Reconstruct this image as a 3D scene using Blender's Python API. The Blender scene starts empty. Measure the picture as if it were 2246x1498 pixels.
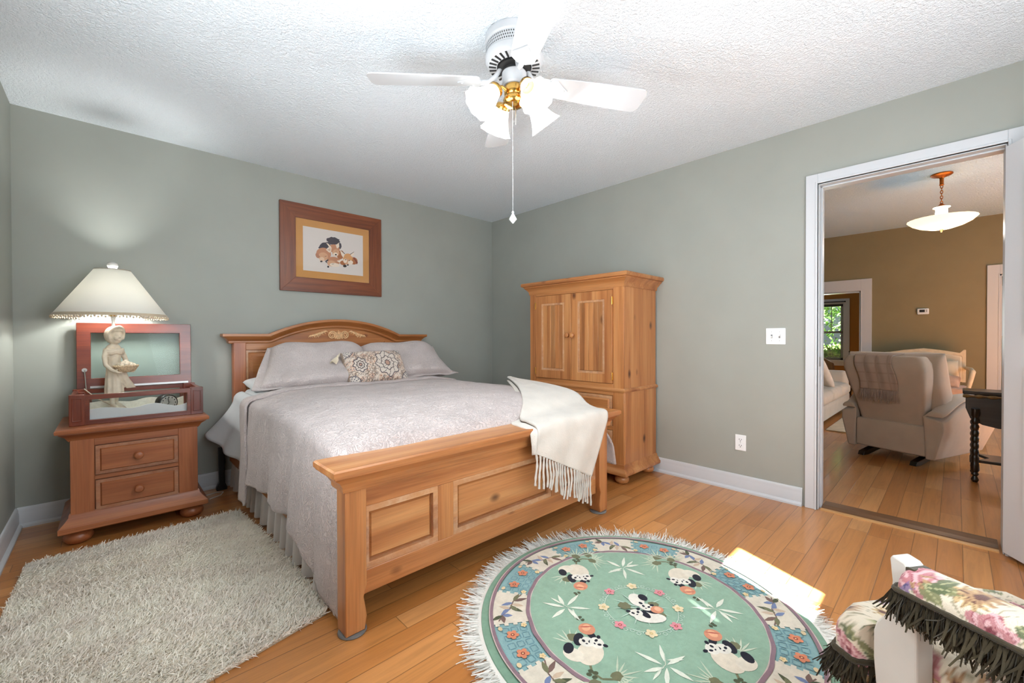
import bpy, bmesh, math, random
import numpy as np
from mathutils import Vector, Matrix

# ---------------------------------------------------------------- scene, camera, world, lights
SC = bpy.context.scene
COL = SC.collection
PI = math.pi
random.seed(7)
rng = np.random.default_rng(7)
SC.view_settings.view_transform = 'Standard'
SC.view_settings.look = 'None'
SC.view_settings.gamma = 1.0
SC.view_settings.use_curve_mapping = False
SC.view_settings.exposure = 0.40
SC.cycles.max_bounces = 8
SC.cycles.diffuse_bounces = 5
SC.cycles.glossy_bounces = 4
SC.cycles.transmission_bounces = 6
SC.cycles.transparent_max_bounces = 12
SC.cycles.caustics_reflective = False
SC.cycles.caustics_refractive = False
SC.cycles.sample_clamp_indirect = 4.0


def S(r, g, b):
    def c(x):
        x /= 255.0
        return x / 12.92 if x <= 0.04045 else ((x + 0.055) / 1.055) ** 2.4
    return (c(r), c(g), c(b), 1.0)


CAM = (-3.2408, -3.7399, 1.0924)
YAW, PITCH, ROLL = 0.809816, -0.009032, -0.002636
fw = Vector((math.cos(YAW) * math.cos(PITCH), math.sin(YAW) * math.cos(PITCH), math.sin(PITCH)))
rt = Vector((math.sin(YAW), -math.cos(YAW), 0))
up = rt.cross(fw)
cr, sr = math.cos(ROLL), math.sin(ROLL)
rt, up = cr * rt + sr * up, cr * up - sr * rt
cd = bpy.data.cameras.new('camera')
cd.sensor_width = 36.0
cd.lens = 926.463 / 2246 * 36.0
cd.clip_start = 0.02
cam = bpy.data.objects.new('camera', cd)
m = Matrix.Identity(4)
for i in range(3):
    m[i][0], m[i][1], m[i][2], m[i][3] = rt[i], up[i], -fw[i], CAM[i]
cam.matrix_world = m
COL.objects.link(cam)
SC.camera = cam

wd = bpy.data.worlds.new('world')
SC.world = wd
wd.use_nodes = True
wn = wd.node_tree.nodes
bg = wn['Background']
sky = wn.new('ShaderNodeTexSky')
sky.sky_type = 'HOSEK_WILKIE'
sky.sun_direction = Vector((-0.3, -0.7, 0.62)).normalized()
sky.turbidity = 3.0
wd.node_tree.links.new(sky.outputs[0], bg.inputs[0])
bg.inputs[1].default_value = 1.2


def light(kind, name, loc, energy, color=(1, 1, 1), size=0.1, size_y=None, rot=None, spread=None):
    d = bpy.data.lights.new(name, kind)
    d.energy = energy
    d.color = color[:3]
    if kind == 'AREA':
        d.shape = 'RECTANGLE'
        d.size = size
        d.size_y = size_y or size
        if spread:
            d.spread = spread
    elif kind == 'POINT':
        d.shadow_soft_size = size
    elif kind == 'SUN':
        d.angle = size
    o = bpy.data.objects.new(name, d)
    o.location = loc
    if rot:
        o.rotation_euler = rot
    COL.objects.link(o)
    return o


# sun: comes in low through the front window behind the camera
sun_dir = Vector((0.383, 0.924, -0.9)).normalized()
sun = light('SUN', 'sun', (0, -8, 6), 100.0, (1.0, 0.96, 0.90), 0.01)
sun.rotation_euler = sun_dir.to_track_quat('-Z', 'Y').to_euler()
# daylight at the windows; the side window and its light are added
light('AREA', 'window_daylight', (-1.95, -4.52, 1.35), 66, (0.82, 0.92, 1.0), 1.9, 1.5, (PI / 2 + 0.36, 0, -0.40))
light('AREA', 'side_window_daylight', (-3.56, -2.45, 1.4), 37, (0.86, 0.94, 1.0), 1.2, 1.3, (PI / 2 + 0.55, 0, -PI / 2))  # added fill, brightens the bed side, ceiling and right wall
light('AREA', 'living_window_daylight', (2.7, -6.2, 1.5), 44, (0.62, 0.84, 1.0), 2.2, 1.5, (PI / 2, 0, 0))
light('AREA', 'dining_window_daylight', (7.6, -1.3, 1.2), 34, (0.92, 0.97, 1.0), 1.2, 1.4, (PI / 2, 0, PI / 2))
light('AREA', 'green_room_daylight', (7.0, -6.3, 1.5), 25, (0.95, 0.98, 1.0), 1.4, 1.4, (PI / 2, 0, 0))  # area light only; no window is built here


# ---------------------------------------------------------------- node helpers
class NT:
    def __init__(s, name):
        s.mat = bpy.data.materials.new(name)
        s.mat.use_nodes = True
        s.t = s.mat.node_tree
        s.b = s.t.nodes['Principled BSDF']
        s.out = s.t.nodes['Material Output']

    def n(s, ty, **kw):
        x = s.t.nodes.new('ShaderNode' + ty)
        for k, v in kw.items():
            if k.startswith('_'):
                setattr(x, k[1:], v)
            else:
                x.inputs[k.replace('_', ' ')].default_value = v
        return x

    def l(s, a, b):
        s.t.links.new(a, b)

    def math(s, op, a, b=None, c=None):
        x = s.t.nodes.new('ShaderNodeMath')
        x.operation = op
        for i, v in enumerate((a, b, c)):
            if v is None:
                continue
            if isinstance(v, (int, float)):
                x.inputs[i].default_value = v
            else:
                s.l(v, x.inputs[i])
        return x.outputs[0]

    def mix(s, f, a, b, mode='MIX'):
        x = s.t.nodes.new('ShaderNodeMix')
        x.data_type = 'RGBA'
        x.blend_type = mode
        for i, v in ((0, f), (6, a), (7, b)):
            if isinstance(v, (int, float)):
                x.inputs[i].default_value = v
            elif isinstance(v, tuple):
                x.inputs[i].default_value = v
            else:
                s.l(v, x.inputs[i])
        return x.outputs[2]

    def ramp(s, fac, stops, interp='LINEAR'):
        x = s.t.nodes.new('ShaderNodeValToRGB')
        x.color_ramp.interpolation = interp
        e = x.color_ramp.elements
        while len(e) > 1:
            e.remove(e[-1])
        for i, (p, c) in enumerate(stops):
            el = e[0] if i == 0 else e.new(p)
            el.position = p
            el.color = c if isinstance(c, tuple) else (c, c, c, 1)
        s.l(fac, x.inputs[0])
        return x.outputs[0]

    def bump(s, h, strength=0.3, dist=0.01):
        x = s.t.nodes.new('ShaderNodeBump')
        x.inputs['Strength'].default_value = strength
        x.inputs['Distance'].default_value = dist
        s.l(h, x.inputs['Height'])
        s.l(x.outputs[0], s.b.inputs['Normal'])
        return x

    def coords(s, scale=(1, 1, 1), rand=True, kind='Object'):
        tc = s.t.nodes.new('ShaderNodeTexCoord')
        v = tc.outputs[kind]
        if rand:
            oi = s.t.nodes.new('ShaderNodeObjectInfo')
            a = s.t.nodes.new('ShaderNodeVectorMath')
            a.operation = 'ADD'
            mm = s.math('MULTIPLY', oi.outputs['Random'], 17.0)
            s.l(v, a.inputs[0])
            s.l(mm, a.inputs[1])
            v = a.outputs[0]
        mp = s.t.nodes.new('ShaderNodeMapping')
        mp.inputs['Scale'].default_value = scale
        s.l(v, mp.inputs['Vector'])
        return mp.outputs[0]

    def set(s, **kw):
        for k, v in kw.items():
            s.b.inputs[k.replace('_', ' ')].default_value = v
        return s


def plain(name, col, rough=0.5, metal=0.0, spec=0.5, noise=0.0, nscale=40, bump=0.0, bdist=0.002, emit=None, estr=0):
    t = NT(name)
    t.set(Base_Color=col, Roughness=rough, Metallic=metal)
    t.b.inputs['Specular IOR Level'].default_value = spec
    if noise or bump:
        nz = t.n('TexNoise', Scale=nscale, Detail=4.0)
        t.l(t.coords(), nz.inputs['Vector'])
        if noise:
            d = tuple(c * (1 - noise) for c in col[:3]) + (1,)
            b = tuple(min(1, c * (1 + noise)) for c in col[:3]) + (1,)
            t.l(t.ramp(nz.outputs[0], [(0.3, d), (0.7, b)]), t.b.inputs['Base Color'])
        if bump:
            t.bump(nz.outputs[0], bump, bdist)
    if emit:
        t.b.inputs['Emission Color'].default_value = emit
        t.b.inputs['Emission Strength'].default_value = estr
    return t.mat


def wood(name, light_c, mid_c, dark_c, axis=2, knots=0.0, rough=0.36, white=0.0, gs=1.0, coat=0.15, vary=0.08):
    t = NT(name)
    sc = [11 * gs] * 3
    sc[axis] = 0.55 * gs
    v = t.coords(tuple(sc))
    n1 = t.n('TexNoise', Scale=1.0, Detail=5.0, Roughness=0.62, Distortion=0.6)
    t.l(v, n1.inputs['Vector'])
    c = t.ramp(n1.outputs[0], [(0.33, dark_c), (0.5, mid_c), (0.68, light_c)])
    sf = [160 * gs] * 3
    sf[axis] = 4.0 * gs
    n2 = t.n('TexNoise', Scale=1.0, Detail=2.0)
    t.l(t.coords(tuple(sf)), n2.inputs['Vector'])
    g = t.ramp(n2.outputs[0], [(0.35, 0.72), (0.6, 1.0)])
    c = t.mix(0.55, c, g, 'MULTIPLY')
    if knots:
        sk = [6.5] * 3
        sk[axis] = 4.0
        vo = t.n('TexVoronoi', Scale=1.0, Randomness=1.0)
        t.l(t.coords(tuple(sk)), vo.inputs['Vector'])
        k = t.ramp(vo.outputs['Distance'], [(0.03, 1.0), (0.05 + 0.06 * knots, 0.6), (0.08 + 0.12 * knots, 0.0)])
        c = t.mix(k, c, S(70, 30, 14))
    if white:
        nw = t.n('TexNoise', Scale=22.0, Detail=6.0, Roughness=0.75)
        t.l(t.coords((1, 1, 1)), nw.inputs['Vector'])
        w = t.ramp(nw.outputs[0], [(0.30, 0.10 * white), (0.50, 0.34 * white), (0.72, 0.80 * white)])
        c = t.mix(w, c, S(226, 205, 178))
    oi = t.t.nodes.new('ShaderNodeObjectInfo')
    c = t.mix(1.0, c, t.ramp(oi.outputs['Random'], [(0.0, 1 - vary), (1.0, 1.0)]), 'MULTIPLY')
    t.l(c, t.b.inputs['Base Color'])
    t.set(Roughness=rough)
    t.b.inputs['Coat Weight'].default_value = coat
    t.b.inputs['Coat Roughness'].default_value = 0.25
    t.bump(n2.outputs[0], 0.08, 0.002)
    return t.mat


def fabric(name, col, weave=350, bump=0.25, dark=0.1, quilt=0.0, qscale=26, sheen=0.25, rough=0.9, trans=0.0):
    t = NT(name)
    nz = t.n('TexNoise', Scale=9.0, Detail=5.0)
    v = t.coords()
    t.l(v, nz.inputs['Vector'])
    d = tuple(c * (1 - dark) for c in col[:3]) + (1,)
    b = tuple(min(1, c * (1 + dark * 0.6)) for c in col[:3]) + (1,)
    t.l(t.ramp(nz.outputs[0], [(0.3, d), (0.7, b)]), t.b.inputs['Base Color'])
    t.set(Roughness=rough)
    t.b.inputs['Sheen Weight'].default_value = sheen
    t.b.inputs['Specular IOR Level'].default_value = 0.2
    w = t.n('TexNoise', Scale=float(weave), Detail=1.0)
    t.l(v, w.inputs['Vector'])
    h = w.outputs[0]
    if quilt:
        wv = t.n('TexNoise', Scale=float(qscale), Detail=2.0, Distortion=2.2)
        t.l(v, wv.inputs['Vector'])
        q = t.math('ABSOLUTE', t.math('SUBTRACT', wv.outputs[0], 0.5))
        q = t.ramp(q, [(0.0, 0.0), (0.045, 0.8), (0.2, 1.0)])
        h = t.math('ADD', t.math('MULTIPLY', h, 0.15), q)
        t.bump(h, quilt, 0.007)
    else:
        t.bump(h, bump, 0.002)
    return t.mat


def vcol(name, rough=0.9, bump=0.2, bscale=300, sheen=0.2):
    t = NT(name)
    a = t.t.nodes.new('ShaderNodeVertexColor')
    a.layer_name = 'pattern'
    t.l(a.outputs[0], t.b.inputs['Base Color'])
    t.set(Roughness=rough)
    t.b.inputs['Sheen Weight'].default_value = sheen
    t.b.inputs['Specular IOR Level'].default_value = 0.2
    nz = t.n('TexNoise', Scale=float(bscale), Detail=2.0)
    t.l(t.coords(), nz.inputs['Vector'])
    t.bump(nz.outputs[0], bump, 0.003)
    return t.mat


# ---------------------------------------------------------------- mesh helpers
class MB:
    def __init__(s):
        s.v, s.f, s.m = [], [], []
        s.vc = None

    def add(s, vs, fs, mi=0):
        o = len(s.v)
        s.v.extend([tuple(map(float, p)) for p in vs])
        s.f.extend([tuple(i + o for i in f) for f in fs])
        s.m.extend([mi] * len(fs))
        return s

    def box(s, a, b, mi=0):
        x0, y0, z0 = a
        x1, y1, z1 = b
        return s.add([(x0, y0, z0), (x1, y0, z0), (x1, y1, z0), (x0, y1, z0), (x0, y0, z1), (x1, y0, z1), (x1, y1, z1), (x0, y1, z1)],
                     [(0, 3, 2, 1), (4, 5, 6, 7), (0, 1, 5, 4), (1, 2, 6, 5), (2, 3, 7, 6), (3, 0, 4, 7)], mi)

    def prism(s, poly, lo, hi, plane='xz', mi=0):
        n = len(poly)

        def P(p, h):
            if plane == 'xz':
                return (p[0], h, p[1])
            if plane == 'yz':
                return (h, p[0], p[1])
            return (p[0], p[1], h)
        vs = [P(p, lo) for p in poly] + [P(p, hi) for p in poly]
        fs = [tuple(range(n))[::-1], tuple(range(n, 2 * n))] + [(i, (i + 1) % n, n + (i + 1) % n, n + i) for i in range(n)]
        return s.add(vs, fs, mi)

    def lathe(s, prof, c=(0, 0, 0), n=32, mi=0, axis='z', wob=None):
        vs, fs = [], []
        for j, (r, z) in enumerate(prof):
            for i in range(n):
                a = 2 * PI * i / n
                rr = r * (wob(a, j / (len(prof) - 1)) if wob else 1)
                x, y = rr * math.cos(a), rr * math.sin(a)
                p = {'z': (x, y, z), 'y': (x, z, y), 'x': (z, x, y)}[axis]
                vs.append((c[0] + p[0], c[1] + p[1], c[2] + p[2]))
        for j in range(len(prof) - 1):
            for i in range(n):
                k = (i + 1) % n
                fs.append((j * n + i, j * n + k, (j + 1) * n + k, (j + 1) * n + i))
        if prof[0][0] > 1e-6:
            fs.append(tuple(range(n))[::-1])
        if prof[-1][0] > 1e-6:
            fs.append(tuple(range((len(prof) - 1) * n, len(prof) * n)))
        return s.add(vs, fs, mi)

    def lathe_open(s, prof, c=(0, 0, 0), n=32, mi=0, wob=None):
        k0 = len(s.f)
        s.lathe(prof, c, n, mi, 'z', wob)
        while s.f and len(s.f[-1]) == n and len(s.f) > k0:
            s.f.pop(); s.m.pop()
        return s

    def tube(s, pts, r, n=8, mi=0, closed=False):
        pts = [Vector(p) for p in pts]
        N = len(pts)
        rs = r if isinstance(r, (list, tuple)) else [r] * N
        vs, fs = [], []
        up0 = None
        for i, p in enumerate(pts):
            a = pts[i - 1] if (i > 0 or closed) else p
            b = pts[(i + 1) % N] if (i < N - 1 or closed) else p
            t = (b - a)
            t = t.normalized() if t.length > 1e-9 else Vector((0, 0, 1))
            if up0 is None:
                up0 = Vector((0, 0, 1)) if abs(t.z) < 0.9 else Vector((1, 0, 0))
            x = up0 - t * up0.dot(t)
            x = x.normalized() if x.length > 1e-6 else t.orthogonal().normalized()
            up0 = x
            y = t.cross(x)
            for k in range(n):
                an = 2 * PI * k / n
                vs.append(p + (x * math.cos(an) + y * math.sin(an)) * rs[i])
        M = N if closed else N - 1
        for i in range(M):
            j = (i + 1) % N
            for k in range(n):
                l = (k + 1) % n
                fs.append((i * n + k, i * n + l, j * n + l, j * n + k))
        if not closed:
            fs.append(tuple(range(n))[::-1])
            fs.append(tuple(range((N - 1) * n, N * n)))
        return s.add(vs, fs, mi)

    def loft(s, rings, mi=0, cap=True):
        n = len(rings[0])
        vs = [p for r in rings for p in r]
        fs = []
        for j in range(len(rings) - 1):
            for i in range(n):
                k = (i + 1) % n
                fs.append((j * n + i, j * n + k, (j + 1) * n + k, (j + 1) * n + i))
        if cap:
            fs.append(tuple(range(n))[::-1])
            fs.append(tuple(range((len(rings) - 1) * n, len(rings) * n)))
        return s.add(vs, fs, mi)

    def grid(s, fn, nu, nv, mi=0, closeu=False):
        vs = [fn(i / (nu if closeu else nu - 1), j / (nv - 1)) for j in range(nv) for i in range(nu)]
        fs = []
        for j in range(nv - 1):
            for i in range(nu if closeu else nu - 1):
                k = (i + 1) % nu
                fs.append((j * nu + i, j * nu + k, (j + 1) * nu + k, (j + 1) * nu + i))
        return s.add(vs, fs, mi)

    def ball(s, c, r, n=16, sc=(1, 1, 1), mi=0):
        prof = [(math.sin(PI * i / (n // 2)) * r, -math.cos(PI * i / (n // 2)) * r) for i in range(n // 2 + 1)]
        k = len(s.v)
        s.lathe([(max(p[0], 1e-5), p[1]) for p in prof], (0, 0, 0), n, mi)
        for i in range(k, len(s.v)):
            x, y, z = s.v[i]
            s.v[i] = (c[0] + x * sc[0], c[1] + y * sc[1], c[2] + z * sc[2])
        return s

    def mold(s, prof, path, closed=True, mi=0):
        """sweep profile [(out, z)...] round an XY path (counter-clockwise path = outwards to its right)"""
        N = len(path)
        offs = []
        for i in range(N):
            p = Vector(path[i]).to_2d()
            def nrm(a, b):
                d = (Vector(b) - Vector(a)).to_2d().normalized()
                return Vector((d.y, -d.x))
            ns = []
            if closed or i > 0:
                ns.append(nrm(path[i - 1], path[i]))
            if closed or i < N - 1:
                ns.append(nrm(path[i], path[(i + 1) % N]))
            o = ns[0] if len(ns) == 1 else (ns[0] + ns[1]) / (1 + ns[0].dot(ns[1]))
            offs.append((p, o))
        K = len(prof)
        vs = [(p.x + o.x * q, p.y + o.y * q, z) for p, o in offs for q, z in prof]
        fs = []
        for i in range(N if closed else N - 1):
            j = (i + 1) % N
            for k in range(K - 1):
                fs.append((i * K + k, j * K + k, j * K + k + 1, i * K + k + 1))
        if closed:
            fs.append(tuple(i * K + K - 1 for i in range(N)))
            fs.append(tuple(i * K for i in range(N))[::-1])
        else:
            fs.append(tuple(range(K))[::-1])
            fs.append(tuple((N - 1) * K + k for k in range(K)))
        return s.add(vs, fs, mi)

    def raised(s, x0, z0, x1, z1, y, t=0.012, bev=0.03, mi=0):
        """raised field in an xz plane facing -y, back at y"""
        a = [(x0, y, z0), (x1, y, z0), (x1, y, z1), (x0, y, z1)]
        b = [(x0 + bev, y - t, z0 + bev), (x1 - bev, y - t, z0 + bev), (x1 - bev, y - t, z1 - bev), (x0 + bev, y - t, z1 - bev)]
        return s.add(a + b, [(0, 1, 5, 4), (1, 2, 6, 5), (2, 3, 7, 6), (3, 0, 4, 7), (4, 5, 6, 7)], mi)

    def frame(s, x0, z0, x1, z1, w, y0, y1, mi=0):
        """picture-frame ring in an xz plane, mitred, between depths y0 (front) and y1"""
        o = [(x0, z0), (x1, z0), (x1, z1), (x0, z1)]
        i = [(x0 + w, z0 + w), (x1 - w, z0 + w), (x1 - w, z1 - w), (x0 + w, z1 - w)]
        vs = [(p[0], y0, p[1]) for p in o] + [(p[0], y0, p[1]) for p in i] + [(p[0], y1, p[1]) for p in o] + [(p[0], y1, p[1]) for p in i]
        fs = []
        for k in range(4):
            l = (k + 1) % 4
            fs += [(k, l, 4 + l, 4 + k), (8 + l, 8 + k, 12 + k, 12 + l), (l, k, 8 + k, 8 + l), (4 + k, 4 + l, 12 + l, 12 + k)]
        return s.add(vs, fs, mi)

    def xf(s, M, start=0):
        for i in range(start, len(s.v)):
            s.v[i] = tuple(M @ Vector(s.v[i]))
        return s

    def build(s, name, mats, parent=None, smooth=True, bevel=0.0, sub=0, solid=0.0, ang=38, fix=False, seg=2, wd=None):
        me = bpy.data.meshes.new(name)
        me.from_pydata(s.v, [], s.f)
        if fix:
            bm = bmesh.new()
            bm.from_mesh(me)
            bmesh.ops.remove_doubles(bm, verts=bm.verts, dist=1e-5)
            bmesh.ops.recalc_face_normals(bm, faces=bm.faces)
            bm.to_mesh(me)
            bm.free()
        mats = mats if isinstance(mats, (list, tuple)) else [mats]
        for mm in mats:
            me.materials.append(mm)
        if len(mats) > 1 and len(me.polygons) == len(s.m):
            me.polygons.foreach_set('material_index', s.m)
        if s.vc is not None:
            ca = me.color_attributes.new('pattern', 'FLOAT_COLOR', 'POINT')
            a = np.ones((len(s.v), 4), dtype=np.float32)
            a[:, :3] = s.vc
            ca.data.foreach_set('color', a.ravel())
        if smooth:
            me.polygons.foreach_set('use_smooth', [True] * len(me.polygons))
            me.set_sharp_from_angle(angle=math.radians(ang))
        me.update()
        o = bpy.data.objects.new(name, me)
        COL.objects.link(o)
        if parent:
            o.parent = parent
        if solid:
            q = o.modifiers.new('solid', 'SOLIDIFY')
            q.thickness = solid
            q.offset = 0
        if bevel:
            q = o.modifiers.new('bevel', 'BEVEL')
            q.width = bevel
            q.segments = seg
            q.limit_method = 'ANGLE'
            q.angle_limit = math.radians(35)
            q.harden_normals = False
        if sub:
            q = o.modifiers.new('sub', 'SUBSURF')
            q.levels = q.render_levels = sub
        return o


def thing(name, label, cat, loc=(0, 0, 0), rz=0.0, group=None):
    o = bpy.data.objects.new(name, None)
    o.empty_display_size = 0.1
    o.location = loc
    o.rotation_euler = (0, 0, rz)
    COL.objects.link(o)
    o['label'] = label
    o['category'] = cat
    if group:
        o['group'] = group
    return o


def tag(o, label, cat, group=None):
    o['label'] = label
    o['category'] = cat
    if group:
        o['group'] = group
    return o


def struct(o):
    o['kind'] = 'structure'
    return o


def blades(name, mat, parent, roots, dirs, length, width, seg=2, droop=0.0, curl=0.3):
    """many thin pile strands / fringe strands as one mesh (numpy); roots, dirs Nx3"""
    roots = np.asarray(roots, float)
    dirs = np.asarray(dirs, float)
    N = len(roots)
    L = np.broadcast_to(np.asarray(length, float), (N,))
    side = np.cross(dirs, rng.normal(size=(N, 3)))
    side /= np.linalg.norm(side, axis=1, keepdims=True) + 1e-9
    bend = rng.normal(size=(N, 3)) * curl
    V = np.zeros((N, (seg + 1) * 2, 3))
    for k in range(seg + 1):
        t = k / seg
        c = roots + dirs * (L * t)[:, None] + bend * (L * t * t)[:, None]
        c[:, 2] -= droop * L * t * t
        w = width * (1 - 0.55 * t)
        V[:, 2 * k] = c - side * w / 2
        V[:, 2 * k + 1] = c + side * w / 2
    base = (np.arange(N) * (seg + 1) * 2)[:, None]
    F = []
    for k in range(seg):
        F.append(base + np.array([[2 * k, 2 * k + 1, 2 * k + 3, 2 * k + 2]]))
    F = np.concatenate(F, 0)
    me = bpy.data.meshes.new(name)
    me.vertices.add(N * (seg + 1) * 2)
    me.vertices.foreach_set('co', V.reshape(-1).astype(np.float32))
    me.loops.add(F.size)
    me.loops.foreach_set('vertex_index', F.reshape(-1).astype(np.int32))
    me.polygons.add(len(F))
    me.polygons.foreach_set('loop_start', np.arange(len(F), dtype=np.int32) * 4)
    me.polygons.foreach_set('loop_total', np.full(len(F), 4, dtype=np.int32))
    me.materials.append(mat)
    me.update(calc_edges=True)
    me.polygons.foreach_set('use_smooth', [True] * len(me.polygons))
    o = bpy.data.objects.new(name, me)
    COL.objects.link(o)
    if parent:
        o.parent = parent
    return o


def remeshed(mb, name, mat, parent, voxel, smooth_it=4):
    me = bpy.data.meshes.new(name)
    me.from_pydata(mb.v, [], mb.f)
    bm = bmesh.new()
    bm.from_mesh(me)
    bmesh.ops.recalc_face_normals(bm, faces=bm.faces)
    bm.to_mesh(me)
    bm.free()
    o = bpy.data.objects.new(name, me)
    COL.objects.link(o)
    q = o.modifiers.new('r', 'REMESH')
    q.mode = 'VOXEL'
    q.voxel_size = voxel
    q.use_smooth_shade = True
    q2 = o.modifiers.new('s', 'SMOOTH')
    q2.iterations = smooth_it
    q2.factor = 0.5
    dg = bpy.context.evaluated_depsgraph_get()
    me2 = bpy.data.meshes.new_from_object(o.evaluated_get(dg))
    o.modifiers.clear()
    o.data = me2
    me2.name = name
    me2.materials.clear()
    me2.materials.append(mat)
    me2.polygons.foreach_set('use_smooth', [True] * len(me2.polygons))
    o.parent = parent
    return o


def lerp(a, b, t):
    return a + (b - a) * t


def smooth(t):
    t = max(0.0, min(1.0, t))
    return t * t * (3 - 2 * t)


def pl(x, pts):
    """piecewise linear through sorted (x, y)"""
    return float(np.interp(x, [p[0] for p in pts], [p[1] for p in pts]))


# ---------------------------------------------------------------- materials
PINE = (S(204, 146, 92), S(187, 124, 72), S(158, 96, 52))
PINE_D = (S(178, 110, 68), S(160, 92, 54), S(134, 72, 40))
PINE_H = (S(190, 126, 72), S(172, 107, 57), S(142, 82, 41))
M = {}
M['wall'] = plain('sage_paint', S(156, 158, 150), 0.55, spec=0.35, noise=0.03, nscale=3, bump=0.05, bdist=0.002)
M['white'] = plain('white_trim_paint', S(200, 202, 205), 0.35)
M['whitedoor'] = plain('white_door_paint', S(208, 210, 213), 0.35)
M['fanwhite'] = plain('white_enamel', S(198, 199, 201), 0.3)
M['plate'] = plain('white_plastic', S(240, 240, 240), 0.3)
M['dark'] = plain('dark_slot', S(28, 27, 27), 0.6)
M['black'] = plain('black_paint', S(14, 13, 13), 0.4)
M['brass'] = plain('polished_brass', S(226, 178, 96), 0.18, metal=1.0)
M['copper'] = plain('antique_copper', S(170, 96, 40), 0.35, metal=0.85)
M['steel'] = plain('brushed_steel', S(170, 168, 165), 0.35, metal=1.0)
for ax, nm in ((0, 'x'), (1, 'y'), (2, 'z')):
    M['pine_' + nm] = wood('pine_along_' + nm, *PINE, axis=ax, knots=0.0)
    M['pinek_' + nm] = wood('knotty_pine_along_' + nm, *PINE, axis=ax, knots=0.75)
    M['pinew_' + nm] = wood('pickled_pine_along_' + nm, *PINE, axis=ax, white=0.5)
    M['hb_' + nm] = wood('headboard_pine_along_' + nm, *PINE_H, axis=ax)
    M['hbk_' + nm] = wood('knotty_headboard_pine_along_' + nm, *PINE_H, axis=ax, knots=0.5)
    M['board_' + nm] = wood('striped_pine_along_' + nm, *PINE, axis=ax, knots=0.95, vary=0.30)
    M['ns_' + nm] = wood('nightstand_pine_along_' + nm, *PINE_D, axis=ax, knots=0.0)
    M['nsw_' + nm] = wood('worn_nightstand_pine_along_' + nm, *PINE_D, axis=ax, white=0.30)
    M['cherry_' + nm] = wood('cherry_along_' + nm, S(126, 54, 26), S(104, 40, 20), S(80, 28, 16), axis=ax, rough=0.28, coat=0.4)
    M['oakf_' + nm] = wood('oak_frame_along_' + nm, S(136, 74, 38), S(116, 58, 28), S(90, 42, 20), axis=ax, gs=2.2, rough=0.4)
    M['brown_' + nm] = wood('dark_walnut_along_' + nm, S(52, 36, 24), S(40, 27, 18), S(26, 18, 12), axis=ax, rough=0.3)
M['quilt'] = fabric('quilted_coverlet', S(197, 183, 179), quilt=0.72, qscale=36)
M['sham'] = fabric('quilted_sham', S(202, 189, 185), quilt=0.72, qscale=36)
M['sheet'] = fabric('white_sheet', S(204, 206, 207), weave=500, bump=0.1, dark=0.04)
M['skirt'] = fabric('grey_bed_skirt', S(186, 178, 172), weave=500, bump=0.1, dark=0.05)
M['throw'] = fabric('cream_chenille', S(206, 198, 188), weave=170, bump=0.9, dark=0.08)
M['shag'] = fabric('shag_yarn', S(254, 243, 230), weave=120, bump=0.2, dark=0.10)
M['fringe'] = fabric('white_fringe_yarn', S(226, 222, 214), weave=200, bump=0.2, dark=0.08)
M['mossfr'] = fabric('moss_brown_fringe', S(62, 52, 34), weave=200, bump=0.4, dark=0.4)
M['ivory'] = plain('ivory_resin', S(222, 208, 186), 0.6, noise=0.12, nscale=30, bump=0.2)
M['beige'] = fabric('beige_upholstery', S(196, 176, 156), weave=420, bump=0.3, dark=0.07)
M['beige2'] = fabric('sofa_upholstery', S(206, 196, 182), weave=420, bump=0.3, dark=0.06)
M['taupe'] = fabric('taupe_throw', S(180, 156, 140), weave=260, bump=0.6, dark=0.16)
M['creamfab'] = fabric('cream_brocade', S(216, 202, 178), weave=120, bump=0.5, dark=0.12)
M['pinkfab'] = fabric('pale_pink_brocade', S(206, 168, 146), weave=120, bump=0.5, dark=0.15)
M['tan'] = fabric('tan_upholstery', S(160, 128, 92), weave=300, bump=0.3, dark=0.08)
M['jute'] = fabric('woven_area_rug', S(206, 186, 152), weave=60, bump=0.7, dark=0.18)
M['ochre'] = plain('ochre_paint', S(138, 126, 96), 0.55, spec=0.3, noise=0.04, nscale=4)
M['ochre2'] = plain('deep_ochre_paint', S(166, 112, 40), 0.55, spec=0.3, noise=0.04, nscale=4)
M['greenwall'] = plain('olive_paint', S(138, 142, 110), 0.55, spec=0.3)
M['amber'] = plain('amber_panel', S(200, 140, 60), 0.5, noise=0.2, nscale=3)


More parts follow.
